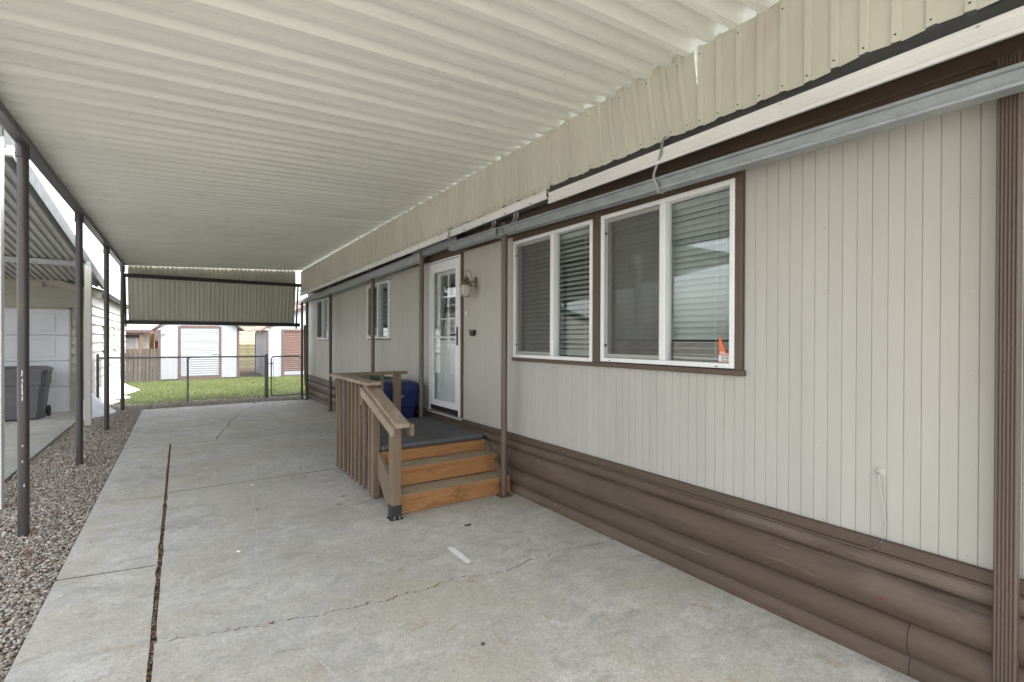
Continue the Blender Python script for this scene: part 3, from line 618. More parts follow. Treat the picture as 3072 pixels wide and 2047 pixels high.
# ------------------------------------------------------------ blinds behind the windows
def blind(y0, y1, z0, z1, label, tilt, pitch=.044, gap=None, x=3.105):
    t_ = thing('window_blind', label, 'blind', (x, (y0+y1)/2, z0)); w = .05
    m_ = MB(); m_.box(x-.028, x+.028, y0, y1, z1-.045, z1, .003); obj('head_rail', m_, M['slat'], t_)
    z = z1-.07; k = 0; L = y1-y0; mm = MB(); mm.strip([(-w/2, 0), (-w/4, .0022), (0, .003), (w/4, .0022), (w/2, 0)], 1, -L/2, L/2, .002); me = mm.mesh('slat', M['slat'], 40)
    while z > z0+.03:
        tl = tilt(k, (z1-z)/(z1-z0)); inst('slat', me, t_, (x, (y0+y1)/2, z), (0, R(tl), 0)); z -= pitch; k += 1
        if gap and z < gap: pitch = .052
    m_ = MB(); m_.box(x-.025, x+.025, y0, y1, z0+.005, z0+.022, .003); obj('bottom_rail', m_, M['slat'], t_)
    for q in (.14, .5, .86):
        yy = y0+L*q; m_ = MB(); m_.tube([(x-.03, yy, z1-.04), (x-.03, yy+.002, z0+.02)], .0014, 5); obj('ladder_cord', m_, M['cord'], t_)
    m_ = MB(); yy = y0+.09; m_.tube([(x-.034, yy+.01, z1-.04), (x-.034, yy+.008, z0+.18), (x-.036, yy+.016, z0+.12), (x-.034, yy-.004, z0+.1), (x-.034, yy-.012, z0+.2), (x-.034, yy-.006, z1-.04)], .0014, 5); obj('pull_cord', m_, M['cord'], t_)
    return t_
blind(1.86, 3.0, 1.50, 2.665, 'pale green-white blind nearly closed behind the window with the orange sticker', lambda k, q: -66+5*math.sin(k*1.7) if q < .88 else -4)
blind(3.18, 4.325, 1.49, 2.66, 'pale blind with half-open slats behind the middle window', lambda k, q: -40+5*math.sin(k*2.1), .046)
blind(8.2, 9.31, 1.68, 2.62, 'pale half-open blind in the small window left of the door', lambda k, q: -38, .046)
blind(12.38, 13.51, 1.65, 2.60, 'pale closed blind in the farthest house window', lambda k, q: -64, .046)
# sticker on the glass
st_ = thing('window_sticker', 'orange and white sticker numbered 8176 in the window corner', 'sticker', (3.02, 1.92, 1.49))
xs = 3.0195
def poly(pts, x): m_ = MB(); m_.prism([(a, b) for a, b in pts], 0, x, x+.0006); return m_
Y0, Z0 = 1.965, 1.497
obj('orange_shape', poly([(Y0, Z0), (Y0-.098, Z0), (Y0-.098, Z0+.062), (Y0-.06, Z0+.062), (Y0-.052, Z0+.085), (Y0-.045, Z0+.105), (Y0-.028, Z0+.135), (Y0-.020, Z0+.165), (Y0-.002, Z0+.165), (Y0-.002, Z0+.10), (Y0-.008, Z0+.085)], xs), M['orange'], st_, smooth=0)
obj('number_panel', poly([(Y0-.004, Z0+.004), (Y0-.094, Z0+.004), (Y0-.094, Z0+.044), (Y0-.004, Z0+.044)], xs-.0008), M['sticker'], st_, smooth=0)
obj('pale_band', poly([(Y0-.012, Z0+.05), (Y0-.085, Z0+.05), (Y0-.085, Z0+.058), (Y0-.05, Z0+.06), (Y0-.045, Z0+.072), (Y0-.014, Z0+.072)], xs-.0008), mat('pink_print', (.75, .45, .38), .5), st_, smooth=0)
obj('script_stroke', poly([(Y0-.014, Z0+.13), (Y0-.018, Z0+.13), (Y0-.03, Z0+.085), (Y0-.026, Z0+.085)], xs-.0008), mat('yellow_print', (.75, .5, .2), .5), st_, smooth=0)
text('8176', .026, M['ink'], st_, (xs-.0018, Y0-.05, Z0+.02), (R(90), 0, R(-90)))
obj('fine_print', poly([(Y0-.024, Z0+.010), (Y0-.074, Z0+.010), (Y0-.074, Z0+.015), (Y0-.024, Z0+.015)], xs-.0014), mat('grey_print', (.25, .25, .25), .6), st_, smooth=0)

# ------------------------------------------------------------ small wall fittings
ln = thing('wall_lantern', 'weathered brass carriage lantern with clear glass beside the storm door', 'lantern', (3.0, 5.215, 2.15))
cx, cy_ = 2.862, 5.215
m_ = MB(); m_.prism([(cy_+.035*math.cos(a)*.9, 2.335+.072*math.sin(a)) for a in [2*math.pi*k/20 for k in range(20)]], 0, 2.985, 3.0); m_.prism([(cy_+.026*math.cos(a)*.9, 2.335+.056*math.sin(a)) for a in [2*math.pi*k/20 for k in range(20)]], 0, 2.975, 2.986); obj('backplate', m_, M['brass'], ln)
m_ = MB(); arc = [(2.985, 2.335), (2.955, 2.335), (2.945, 2.38), (2.935, 2.43), (2.915, 2.465), (2.885, 2.48), (2.865, 2.477), (2.858, 2.465), (2.868, 2.455)]; m_.tube([(x, cy_, z) for x, z in arc], .006, 8); m_.tube([(2.985, cy_, 2.345), (2.90, cy_, 2.345)], .006, 8); obj('scroll_arm', m_, M['brass'], ln)
m_ = MB(); m_.lathe([(.004, 2.425), (.012, 2.418), (.004, 2.41), (.006, 2.40), (.018, 2.395), (.036, 2.382), (.04, 2.365), (.030, 2.358), (.033, 2.348), (.05, 2.335), (.066, 2.31), (.074, 2.293), (.082, 2.288), (.082, 2.276), (.072, 2.272)], cx, cy_, 24); obj('cap', m_, M['brass'], ln)
m_ = MB(); m_.lathe([(.068, 2.274), (.072, 2.25), (.066, 2.20), (.052, 2.168), (.05, 2.163)], cx, cy_, 24); obj('glass_shade', m_, M['lglass'], ln)
m_ = MB(); m_.lathe([(.053, 2.166), (.053, 2.158), (.046, 2.152)], cx, cy_, 24); obj('base_ring', m_, M['brass'], ln)
for k in range(4):
    a = math.pi/4+k*math.pi/2; m_ = MB(); m_.tube([(cx+r*math.cos(a), cy_+r*math.sin(a), z) for r, z in ((.071, 2.275), (.075, 2.25), (.069, 2.20), (.053, 2.163))], .003, 5); obj('cage_rib', m_, M['brass'], ln)
m_ = MB(); m_.lathe([(.012, 2.27), (.014, 2.25), (.022, 2.225), (.015, 2.2), (.003, 2.195)], cx, cy_, 12); obj('bulb', m_, M['white'], ln)
m_ = MB(); m_.box(2.982, 3.0, 5.436, 5.460, 1.935, 2.005, .006); db = obj('doorbell', m_, mat('ivory_plastic', (.72, .70, .58), .45), None, 35, None, 'small ivory doorbell button on the siding under the lantern', 'doorbell')
m_ = MB(); m_.box(2.978, 2.983, 5.441, 5.455, 1.96, 1.98, .003); obj('button', m_, M['white'], db)
m_ = MB(); m_.prism([(5.305, 1.748), (5.215, 1.748), (5.215, 1.705), (5.24, 1.682), (5.275, 1.680), (5.305, 1.708)], 0, 2.955, 3.0); hk = obj('wall_bracket', m_, M['black'], None, 0, None, 'small black wall bracket on the siding right of the storm door', 'bracket')
m_ = MB(); m_.box(2.950, 2.998, 5.208, 5.312, 1.746, 1.753, .002); obj('rim', m_, M['shoe'], hk)
cb = thing('wall_cable', 'thin white cable dropping from a wall plate on the siding', 'cable', (3.0, 1.02, .55))
m_ = MB(); m_.lathe([(.026, 0), (.026, .004), (.018, .009), (.008, .011)], 0, 0, 20); m_.v = [(3.0-z, 1.026+x*.9, .965+y) for x, y, z in m_.v]; obj('wall_plate', m_, M['siding'], cb)
m_ = MB(); m_.tube([(2.99, 1.026, .963), (2.975, 1.025, .955), (2.972, 1.022, .92), (2.975, 1.020, .88)], .005, 8); obj('boot', m_, M['cable'], cb)
m_ = MB(); m_.tube([(2.975, 1.020, .885), (2.985, 1.008, .80), (2.99, .998, .70), (2.985, 1.002, .64), (2.968, 1.012, .612)], .0032, 8); obj('white_run', m_, M['cable'], cb)
m_ = MB(); m_.tube([(2.968, 1.012, .612), (2.962, 1.03, .58), (2.958, 1.07, .562), (2.958, 1.2, .560), (2.959, 1.6, .561), (2.960, 3.0, .561)], .0045, 8); obj('painted_run', m_, M['cablebr'], cb)

# ============================================================ PORCH STEPS
ps = thing('porch_steps', 'small wooden porch with orange treads and taupe railing at the door', 'porch', (2.3, 5.4, 0))
DX0, DX1 = 1.70, 2.935
m_ = MB(); m_.box(DX0, DX1-.03, 4.86, 6.42, .495, .548, .02); obj('deck', m_, M['deck'], ps)
m_ = MB(); m_.box(DX0+.02, 2.90, 4.90, 6.40, .30, .494); obj('deck_frame', m_, M['rail'], ps, smooth=0)
for x in (DX0+.06, 2.8):
    for y in (5.0, 6.3): m_ = MB(); m_.box(x-.04, x+.04, y-.04, y+.04, 0, .31); obj('deck_leg', m_, M['rail'], ps, smooth=0)
def plank(nm, *b, mt='wood', c=.004): m_ = MB(); m_.box(*b, c); return obj(nm, m_, M[mt], ps)
plank('riser', 1.700, 2.33, 4.855, 4.893, .372, .488); plank('riser', 2.332, 2.91, 4.857, 4.893, .372, .486)
plank('tread', 1.700, 2.93, 4.60, 4.73, .332, .370, mt='tread', c=.006); plank('tread', 1.700, 2.93, 4.733, 4.862, .332, .369, mt='tread', c=.006)
plank('riser', 1.715, 2.915, 4.625, 4.66, .183, .331); 
plank('tread', 1.700, 2.94, 4.352, 4.483, .142, .180, mt='tread', c=.006); plank('tread', 1.700, 2.94, 4.486, 4.622, .142, .179, mt='tread', c=.006)
plank('riser', 1.705, 2.935, 4.362, 4.40, .004, .141)
plank('tread_nosing', 1.704, 2.936, 4.3485, 4.3525, .143, .178, c=.001); plank('tread_nosing', 1.704, 2.926, 4.5965, 4.6005, .333, .368, c=.001)
m_ = MB(); m_.prism([(4.37, 0), (4.37, .14), (4.61, .33), (4.88, .49), (4.95, .49), (4.95, .30), (4.62, .0)], 0, 1.668, 1.700); obj('stringer', m_, M['rail'], ps, smooth=0)
m_ = MB(); m_.prism([(4.40, 0), (4.40, .14), (4.63, .33), (4.88, .49), (4.95, .49), (4.95, .30), (4.62, .0)], 0, 2.90, 2.928); obj('stringer', m_, M['rail'], ps, smooth=0)
m_ = MB()
for (xs_, ys_, zs_) in [(x, y, z) for x in (1.78, 2.1, 2.5, 2.82) for (y, z) in ((4.39, .180), (4.45, .180), (4.54, .179), (4.64, .370), (4.70, .370), (4.80, .369))]: m_.tube([(xs_+random.uniform(-.01, .01), ys_+random.uniform(-.006, .006), zs_-.002), (xs_, ys_, zs_+.0008)], .0048, 6)
for (xs_, zs_, ys_) in [(x, z, y) for x in (1.75, 2.3, 2.86) for (z, y) in ((.04, 4.362), (.10, 4.362), (.21, 4.625), (.30, 4.625), (.40, 4.855), (.46, 4.855))]: m_.tube([(xs_, ys_+.002, zs_), (xs_, ys_-.0008, zs_)], .0048, 6)
obj('screw_head', m_, M['black'], ps)['kind'] = 'stuff'
# newel with steel shoe
m_ = MB(); m_.box(1.585, 1.675, 4.265, 4.355, .125, .835, .006); nw = obj('newel_post', m_, M['rail'], ps)
m_ = MB(); m_.box(1.581, 1.679, 4.261, 4.359, .010, .127, .004); m_.box(1.57, 1.69, 4.25, 4.37, .001, .010, .002); obj('post_shoe', m_, M['shoe'], nw)
for q in (1.605, 1.655): m_ = MB(); m_.tube([(q, 4.255, .004), (q, 4.255, .034)], .006, 6); obj('anchor_bolt', m_, M['bolt'], nw)
# sloped handrail: cap, side board; lower bracket
def sloped(nm, x0, x1, y0, z0, y1, z1, th, mt):
    m_ = MB(); m_.prism([(y0, z0), (y1, z1), (y1, z1-th), (y0, z0-th)], 0, x0, x1); o = obj(nm, m_, M[mt], ps, 0)
    bv = o.modifiers.new('bevel', 'BEVEL'); bv.width = .006; bv.segments = 2; return o
sloped('handrail', 1.60, 1.735, 4.215, .875, 5.13, 1.165, .04, 'raillight'); sloped('rail_board', 1.565, 1.598, 4.235, .85, 5.15, 1.14, .085, 'raillight')
m_ = MB(); m_.box(1.735, 1.775, 4.20, 4.30, .76, .87, .006); obj('rail_block', m_, M['rail'], ps)
m_ = MB(); m_.box(1.567, 1.60, 5.10, 5.15, .95, 1.09, .005); obj('rail_block', m_, M['rail'], ps)
m_ = MB(); m_.box(1.58, 1.73, 4.98, 6.50, 1.160, 1.198, .006); obj('top_rail', m_, M['raillight'], ps)
m_ = MB(); m_.box(1.60, 2.60, 6.40, 6.53, 1.1605, 1.1965, .006); obj('top_rail', m_, M['rail'], ps)
bal = MB(); bal.box(-.018, .018, -.018, .018, 0, 1.13, .004); bme = bal.mesh('baluster', M['rail'], 30)
for k, y in enumerate((6.36, 6.20, 6.04, 5.87, 5.73, 5.58, 5.42, 5.26, 5.08)): inst('baluster', bme, ps, (1.65+random.uniform(-.004, .004), y, .028), (R(random.uniform(-.6, .6)), R(random.uniform(-.4, .4)), 0))
m_ = MB(); m_.box(1.625, 1.70, 4.915, 4.99, .015, 1.02, .005); obj('stair_post', m_, M['rail'], ps)
m_ = MB(); m_.box(2.425, 2.515, 6.42, 6.51, 0, 1.16, .006); obj('rear_post', m_, M['rail'], ps)
for x in (1.86, 2.06, 2.26): inst('baluster', bme, ps, (x, 6.46, .03))
m_ = MB(); m_.box(1.672, 1.70, 5.0, 6.42, .33, .49, .004); obj('rim_board', m_, M['rail'], ps)

# ============================================================ WHEELED BINS
def bin_(label, loc, rz, body, lid, dep, wid, h, mt=None):
    t_ = thing('wheeled_bin', label, 'bin', loc, 'wheeled bins'); t_.rotation_euler[2] = rz; ORG[t_.name] = (0, 0, 0)
    m_ = MB(); rows = [(0, .76), (.10, .80), (.35, .86), (.62, .92), (.64, .97), (.80, .985), (.82, 1.0), (.90, 1.0)]; v = []; n = 0
    for (q, s_) in rows:
        a, b = dep/2*s_, wid/2*s_; c = .07
        pts = [(a-c, -b), (a, -b+c), (a, b-c), (a-c, b), (-a+c, b), (-a, b-c), (-a, -b+c), (-a+c, -b)]; n = len(pts); v += [(x, y, .03+h*q*.985) for x, y in pts]
    f = [(i*n+k, i*n+(k+1) % n, (i+1)*n+(k+1) % n, (i+1)*n+k) for i in range(len(rows)-1) for k in range(n)]+[tuple(range(n-1, -1, -1)), tuple(range((len(rows)-1)*n, len(rows)*n))]
    m_.add(v, f); obj('body', m_, body, t_, 30)
    m_ = MB(); a, b = dep/2+.02, wid/2+.02; v = []
    for (ins, z) in ((0, h*.90), (0, h*.94), (.03, h*.965), (.10, h*.995), (.2, h)):
        c = .06; A, B = a-ins, b-ins*.8; v += [(A-c, -B, z), (A, -B+c, z), (A, B-c, z), (A-c, B, z), (-A+c, B, z), (-A, B-c, z), (-A, -B+c, z), (-A+c, -B, z)]
    m_.add(v, [(i*8+k, i*8+(k+1) % 8, (i+1)*8+(k+1) % 8, (i+1)*8+k) for i in range(4) for k in range(8)]+[tuple(range(7, -1, -1)), tuple(range(32, 40))]); obj('lid', m_, lid, t_, 40)
    m_ = MB(); m_.tube([(dep/2+.015, -wid/2+.06, h*.90), (dep/2+.06, -wid/2+.06, h*.91), (dep/2+.06, wid/2-.06, h*.91), (dep/2+.015, wid/2-.06, h*.90)], .016, 8); obj('handle', m_, body, t_)
    for s_ in (-1, 1):
        m_ = MB(); m_.lathe([(.04, -.02), (.10, -.025), (.115, -.012), (.115, .012), (.10, .025), (.04, .02)], 0, 0, 20); m_.v = [(dep/2*.78+x, s_*(wid/2*.86)+z, .12+y) for x, y, z in m_.v]; obj('wheel', m_, M['rubber'], t_)
    return t_
bb = bin_('navy blue wheeled bin with white label behind the porch railing', (2.47, 6.87, 0), 0, M['blue'], M['blue'], .82, .60, 1.04)
m_ = MB(); yf = -.297; m_.add([(-.21, yf, .66), (-.07, yf, .66), (-.07, yf-.006, .78), (-.21, yf-.006, .78)], [(0, 1, 2, 3)]); obj('white_label', m_, M['sticker'], bb, smooth=0)
m_ = MB(); m_.add([(-.17, yf-.008, .775), (-.125, yf-.008, .775), (-.15, yf-.004, .70)], [(0, 1, 2)]); m_.add([(-.11, yf-.008, .775), (-.095, yf-.008, .775), (-.10, yf-.004, .70)], [(0, 1, 2)]); obj('label_mark', m_, M['blue'], bb, smooth=0)
text('ET', .045, M['sticker'], bb, (.115, -.304, .815), (R(90), 0, 0))
bin_('blue wheeled bin with green lid hidden behind the navy bin', (2.40, 7.58, 0), 0, M['blue'], M['green'], .82, .60, 1.055)
bin_('charcoal wheeled bin by the neighbouring garage door', (-2.58, 13.42, .03), R(90), M['greybin'], M['greybin'], .64, .80, 1.05)

# ============================================================ LEFT NEIGHBOUR
nb = thing('neighbour_house', 'neighbouring house with panelled garage door and white lap side wall', 'house', (-2.8, 14.25, 0))
GY = 14.25
m_ = MB(); m_.prism([(-1.70, .03), (-1.70, 2.63), (-3.6, 3.22), (-7.5, 2.2), (-7.5, .03)], 1, GY+.05, GY+.15); obj('gable_wall', m_, M['backing'], nb, smooth=0)
# garage door: section panels, each with a raised field
for k in range(4):
    z0 = .03+k*.556
    m_ = MB(); m_.box(-4.75, -2.0, GY-.004, GY+.04, z0+.004, z0+.552, .006); pn = obj('garage_door_section', m_, M['nbdoor'], nb)
    for j in range(2):
        xx = -2.22-j*1.28; m_ = MB(); m_.box(xx-1.08, xx, GY-.014, GY, z0+.09, z0+.46, .012); obj('raised_field', m_, M['nbdoor'], pn)
m_ = MB(); m_.box(-2.0, -1.965, GY-.02, GY+.05, .03, 2.29, .004); m_.box(-4.8, -1.965, GY-.02, GY+.05, 2.255, 2.29, .004); obj('door_jamb', m_, M['nbsid'], nb)
z = .04
while z < 2.25:
    m_ = MB(); m_.prism([(GY-.002, z), (GY+.02, z), (GY+.05, z+.21), (GY+.038, z+.21)], 0, -1.965, -1.70); obj('lap_board', m_, M['nbsid'], nb, smooth=0); z += .208
z = 2.30
while z < 3.0:
    xr = -1.70-max(0, (z+.2-2.63))/.31
    m_ = MB(); m_.prism([(GY-.002, z), (GY+.02, z), (GY+.05, z+.21), (GY+.038, z+.21)], 0, -5.5, min(-1.70, xr+.2)); obj('lap_board', m_, M['nbsid'], nb, smooth=0); z += .208
m_ = MB(); m_.box(-1.715, -1.632, GY-.03, GY+.06, .0, 2.66, .005); obj('corner_board', m_, M['nbpost'], nb)
m_ = MB(); m_.prism([(-1.45, 2.52), (-1.45, 2.66), (-3.7, 3.36), (-3.7, 3.22)], 1, GY-.06, GY-.02); obj('rake_board', m_, M['nbsid'], nb, smooth=0)
m_ = MB(); m_.prism([(-1.45, 2.66), (-1.40, 2.70), (-3.7, 3.42), (-7.8, 2.3), (-7.8, 2.24), (-3.7, 3.36)], 1, GY-.08, 23.5); obj('roof', m_, M['nbtrim'], nb, smooth=0)
z = .04
while z < 2.6:
    m_ = MB(); m_.prism([(-1.648, z), (-1.68, z), (-1.70, z+.215), (-1.685, z+.215)], 1, GY+.06, 23.0); obj('lap_board', m_, M['nbwhite'], nb, smooth=0); z += .213
m_ = MB(); m_.box(-1.8, -1.69, GY+.06, 23.0, 0, 2.65); obj('side_wall', m_, M['nbwhite'], nb, smooth=0)
for yy in (16.6, 19.2):
    m_ = MB(); m_.box(-1.65, -1.60, yy, yy+.07, 1.26, 1.98, .004); m_.box(-1.65, -1.60, yy+.83, yy+.9, 1.26, 1.98, .004); m_.box(-1.65, -1.60, yy+.07, yy+.83, 1.26, 1.32, .004); m_.box(-1.65, -1.60, yy+.07, yy+.83, 1.92, 1.98, .004); w_ = obj('window', m_, M['nbpost'], nb)
    m_ = MB(); m_.box(-1.66, -1.635, yy+.05, yy+.85, 1.3, 1.94); obj('glass_pane', m_, M['glass'], w_, smooth=0)
m_ = MB(); m_.box(-8, -1.8, 22.9, 23.0, 0, 2.6); m_.box(-8, -7.9, GY+.2, 22.9, 0, 2.3); obj('back_wall', m_, M['nbwhite'], nb, smooth=0)
# neighbour driveway slab
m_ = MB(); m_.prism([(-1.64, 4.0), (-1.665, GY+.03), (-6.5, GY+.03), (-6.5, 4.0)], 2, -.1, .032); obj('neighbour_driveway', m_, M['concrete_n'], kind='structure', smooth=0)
# neighbour carport: roof ribs run along Y and fall away from us
nc = thing('neighbour_carport', 'grey sloping metal carport roof over the neighbouring driveway', 'carport', (-3, 10, 0))
def nz(y): return 3.51-.1015*(y-7.8)
pr = [(0, 0), (.055, 0), (.065, .03), (.10, .035), (.11, 0), (.165, 0), (.175, .03), (.21, .035), (.22, 0), (.275, 0), (.285, .03), (.32, .035), (.332, 0)]
m_ = MB(); m_.strip(pr, 1, 6.9, 14.7, .0015, 1, lambda w: (w[0], w[1], w[2]+nz(w[1]))); me = m_.mesh('roof_panel', M['nbroof'], 25)
for k in range(12): inst('roof_panel', me, nc, (-1.50-.33*(k+1), 0, .001*(k % 2)))
m_ = MB(); m_.strip([(-1.50, -.04), (-1.45, -.04), (-1.45, .16), (-1.52, .16)], 1, 6.88, 14.72, .003, 1, lambda w: (w[0], w[1], w[2]+nz(w[1]))); obj('edge_trim', m_, M['nbtrim'], nc, smooth=0)
m_ = MB(); m_.box(-5.5, -1.46, 6.84, 6.88, nz(6.9)-.06, nz(6.9)+.13, .004); obj('front_gutter', m_, M['nbtrim'], nc)
m_ = MB(); m_.box(-5.5, -1.39, 12.06, 12.14, nz(12.1)-.105, nz(12.1)-.006, .004); obj('crossbeam', m_, M['galv'], nc)
m_ = MB(); m_.box(-5.5, -1.40, 6.95, 7.03, nz(7)-.105, nz(7)-.006, .004); obj('crossbeam', m_, M['nbpost'], nc)
m_ = MB(); m_.box(-1.478, -1.382, 12.05, 12.15, -.02, nz(12.1)-.1, .005); obj('post', m_, M['nbpost'], nc)
m_ = MB(); m_.box(-1.545, -1.416, 6.62, 6.73, -.02, nz(6.7)-.06, .005); obj('post', m_, M['white'], nc)
m_ = MB(); m_.box(-5.5, -5.4, 6.62, 6.73, .03, nz(6.7)-.1, .005); obj('post', m_, M['white'], nc)
m_ = MB(); m_.box(-5.5, -5.4, 12.05, 12.15, .03, nz(12.1)-.1, .005); obj('post', m_, M['nbpost'], nc)
# snow bank along the neighbour's wall
def snow(x0, x1, y0, y1, h, seed, label):
    r_ = random.Random(seed); m_ = MB(); nx, ny = 12, 40; v = []
    for j in range(ny+1):
        q = j/ny; y = y0+(y1-y0)*q; wv = x0+(x1-x0)*(.35+.65*abs(math.sin(q*5.3+seed)))*(1-.3*q)
        for i in range(nx+1):
            p_ = i/nx; e = (1-p_)**1.3*min(1, q*9)*min(1, (1-q)*9); v.append((x0+(wv-x0)*p_, y+r_.uniform(-.02, .02), -.03+(h*e*(.75+.25*math.sin(q*17+p_*4))+r_.uniform(0, .02)*e)))
    m_.add(v, [(j*(nx+1)+i, j*(nx+1)+i+1, (j+1)*(nx+1)+i+1, (j+1)*(nx+1)+i) for j in range(ny) for i in range(nx)])
    return obj('snow_bank', m_, M['snow'], None, 60, None, label, 'snow')
snow(-1.66, -1.05, 12.9, 16.6, .42, 3, 'melting white snow bank against the white lap wall nearest the posts')
snow(-1.66, -.72, 16.7, 21.2, .38, 5, 'smaller white snow patch at the far end of the lap wall')

# ============================================================ FENCE, GATE
FY = 15.0
fn = thing('chain_link_fence', 'low chain-link fence with dark top rail in front of the lawn', 'fence', (.2, FY, 0))
m_ = MB(); m_.tube([(-1.62, FY, 1.165), (1.98, FY, 1.145)], .021, 8); obj('top_rail', m_, M['fence'], fn)
for x, r_, h_ in ((-1.60, .03, 1.26), (.165, .024, 1.12), (1.985, .04, 1.215)):
    m_ = MB(); m_.lathe([(r_, -.04), (r_, h_-.02), (r_*.8, h_), (.003, h_+.012)], x, FY+(.03 if r_ < .025 else 0), 12); obj('post', m_, M['fence'], fn)
m_ = MB(); m_.tube([(.165, FY+.03, 1.11), (.20, FY+.015, 1.135), (.23, FY, 1.15)], .018, 8); obj('rail_clamp', m_, M['fence'], fn)
for x in (-1.545, 1.935): m_ = MB(); m_.box(x-.006, x+.006, FY-.004, FY+.004, .05, 1.13); obj('tension_bar', m_, M['fence'], fn, smooth=0)
def links(x0, x1, z0, z1, y, r_=.0032, d=.062):
    m_ = MB(); h = z1-z0
    for s_ in (1, -1):
        k = -int(h/d)-1
        while x0+k*d < x1+h:
            xa, xb = (x0+k*d, x0+k*d+h) if s_ == 1 else (x0+k*d+h, x0+k*d); za, zb = z0, z1
            # clip
            def at(x): return z0+(x-xa)/(xb-xa)*(z1-z0)
            lo, hi = max(min(xa, xb), x0), min(max(xa, xb), x1)
            if hi-lo > .01: m_.tube([(lo, y+.003*s_, at(lo)), (hi, y+.003*s_, at(hi))], r_, 3, False)
            k += 1
    return m_
obj('mesh_wire', links(-1.58, 1.96, .03, 1.15, FY), M['wire'], fn, smooth=0, kind='stuff')
gt = thing('chain_link_gate', 'narrow chain-link gate with rounded pipe frame beside the house', 'gate', (2.47, FY, 0))
pts = []
for (cx_, cz_, a0) in ((2.80, 1.06, 0), (2.17, 1.06, 90), (2.17, .12, 180), (2.80, .12, 270)):
    for k in range(5): a = R(a0+k*22.5); pts.append((cx_+.075*math.cos(a), FY, cz_+.075*math.sin(a)))
pts.append(pts[0]); m_ = MB(); m_.tube(pts, .018, 8, False); obj('frame', m_, M['fence'], gt)
obj('mesh_wire', links(2.12, 2.85, .07, 1.11, FY), M['wire'], gt, smooth=0, kind='stuff')
m_ = MB(); m_.box(2.02, 2.14, FY-.03, FY+.01, .93, .955, .004); m_.box(2.09, 2.12, FY-.035, FY-.02, .91, .98, .003); obj('latch', m_, M['fence'], gt)
for z_ in (.3, .95): m_ = MB(); m_.tube([(2.875, FY, z_), (2.93, FY, z_), (2.95, FY-.02, z_)], .012, 6); obj('hinge', m_, M['fence'], gt)
m_ = MB(); m_.tube([(2.155, FY, .10), (2.155, FY, 1.08)], .004, 6); obj('tension_bar', m_, M['fence'], gt)

# ============================================================ SHEDS AND BACKGROUND
s1 = thing('storage_shed', 'white shed with white roll-up door and mauve-brown trim', 'shed', (.64, 22.5, 0), 'garden sheds')
SY = 22.5
def sheet_wall(x0, x1, z0, z1, y, par, w=.2):
    x = x0
    while x < x1-.01:
        b = min(x+w, x1); m_ = MB(); m_.box(x+.002, b-.002, y, y+.03, z0, z1, .004); obj('wall_panel', m_, M['shed'], par); x = b
sheet_wall(-.60, -.05, .08, 2.1, SY, s1); sheet_wall(1.36, 1.90, .08, 2.1, SY, s1)
m_ = MB(); m_.prism([(-.6, 2.1), (1.9, 2.1), (1.9, 2.05), (.65, 2.95), (-.6, 2.05)][0:2]+[(1.9, 2.12), (.65, 2.95), (-.6, 2.12)], 1, SY, SY+.04); obj('gable', m_, M['shed'], s1, smooth=0)
for k in range(21):
    z_ = .17+k*.088
    m_ = MB(); m_.prism([(SY+.005, z_), (SY-.012, z_+.02), (SY-.012, z_+.06), (SY+.005, z_+.086)], 0, .03, 1.28); obj('door_slat', m_, M['rolldoor'], s1, 30)
for (a, b, c, d) in ((-.05, .03, .0, 2.1), (1.28, 1.36, .0, 2.1), (.03, 1.28, .03, .165), (-.68, -.60, 0, 1.95), (1.90, 1.98, 0, 1.95), (.03, 1.28, 2.02, 2.12)):
    m_ = MB(); m_.box(a, b, SY-.03, SY+.035, c, d, .005); obj('trim_board', m_, M['maroon'], s1)
m_ = MB(); m_.prism([(-.86, 1.90), (-.80, 2.0), (.65, 3.10), (2.10, 2.0), (2.16, 1.90), (.65, 2.96)], 1, SY-.12, SY-.06); obj('rake_board', m_, M['maroon'], s1, smooth=0)
m_ = MB(); m_.prism([(-.88, 1.93), (.65, 3.11), (2.18, 1.93), (2.18, 1.96), (.65, 3.15), (-.88, 1.96)], 1, SY-.14, SY+3.2); obj('roof', m_, M['shingleb'], s1, smooth=0)
m_ = MB(); m_.box(-.60, -.57, SY+.03, SY+3, .05, 2.05); m_.box(1.87, 1.90, SY+.03, SY+3, .05, 2.05); m_.box(-.57, 1.87, SY+2.97, SY+3, .05, 2.05); obj('side_wall', m_, M['shed'], s1, smooth=0)
m_ = MB(); m_.box(1.08, 1.26, SY-.04, SY-.015, 1.02, 1.08, .005); obj('latch', m_, M['nbpost'], s1)
m_ = MB(); m_.box(-.6, 1.9, SY+.0, SY+3, -.02, .07); obj('skid', m_, M['black'], s1, smooth=0)
m_ = MB(); m_.tube([(-.56, SY-.05, 1.80), (-.44, SY-.05, 1.80)], .03, 10); obj('lamp_fixture', m_, M['galv'], s1)
s2 = thing('storage_shed', 'white shed with brown roll-up door half hidden by the gate', 'shed', (4.4, 22.5, 0), 'garden sheds')
sheet_wall(3.04, 3.54, .03, 2.05, SY, s2, .2)
m_ = MB(); m_.prism([(3.0, 2.05), (6.0, 2.05), (4.5, 2.95)], 1, SY, SY+.04); obj('gable', m_, M['shed'], s2, smooth=0)
for k in range(20):
    z_ = .24+k*.084; m_ = MB(); m_.prism([(SY+.005, z_), (SY-.012, z_+.02), (SY-.012, z_+.058), (SY+.005, z_+.082)], 0, 3.64, 5.3); obj('door_slat', m_, M['browndoor'], s2, 30)
m_ = MB(); m_.box(3.64, 5.3, SY-.015, SY+.01, .09, .235, .006); obj('door_bottom_bar', m_, M['rolldoor'], s2)
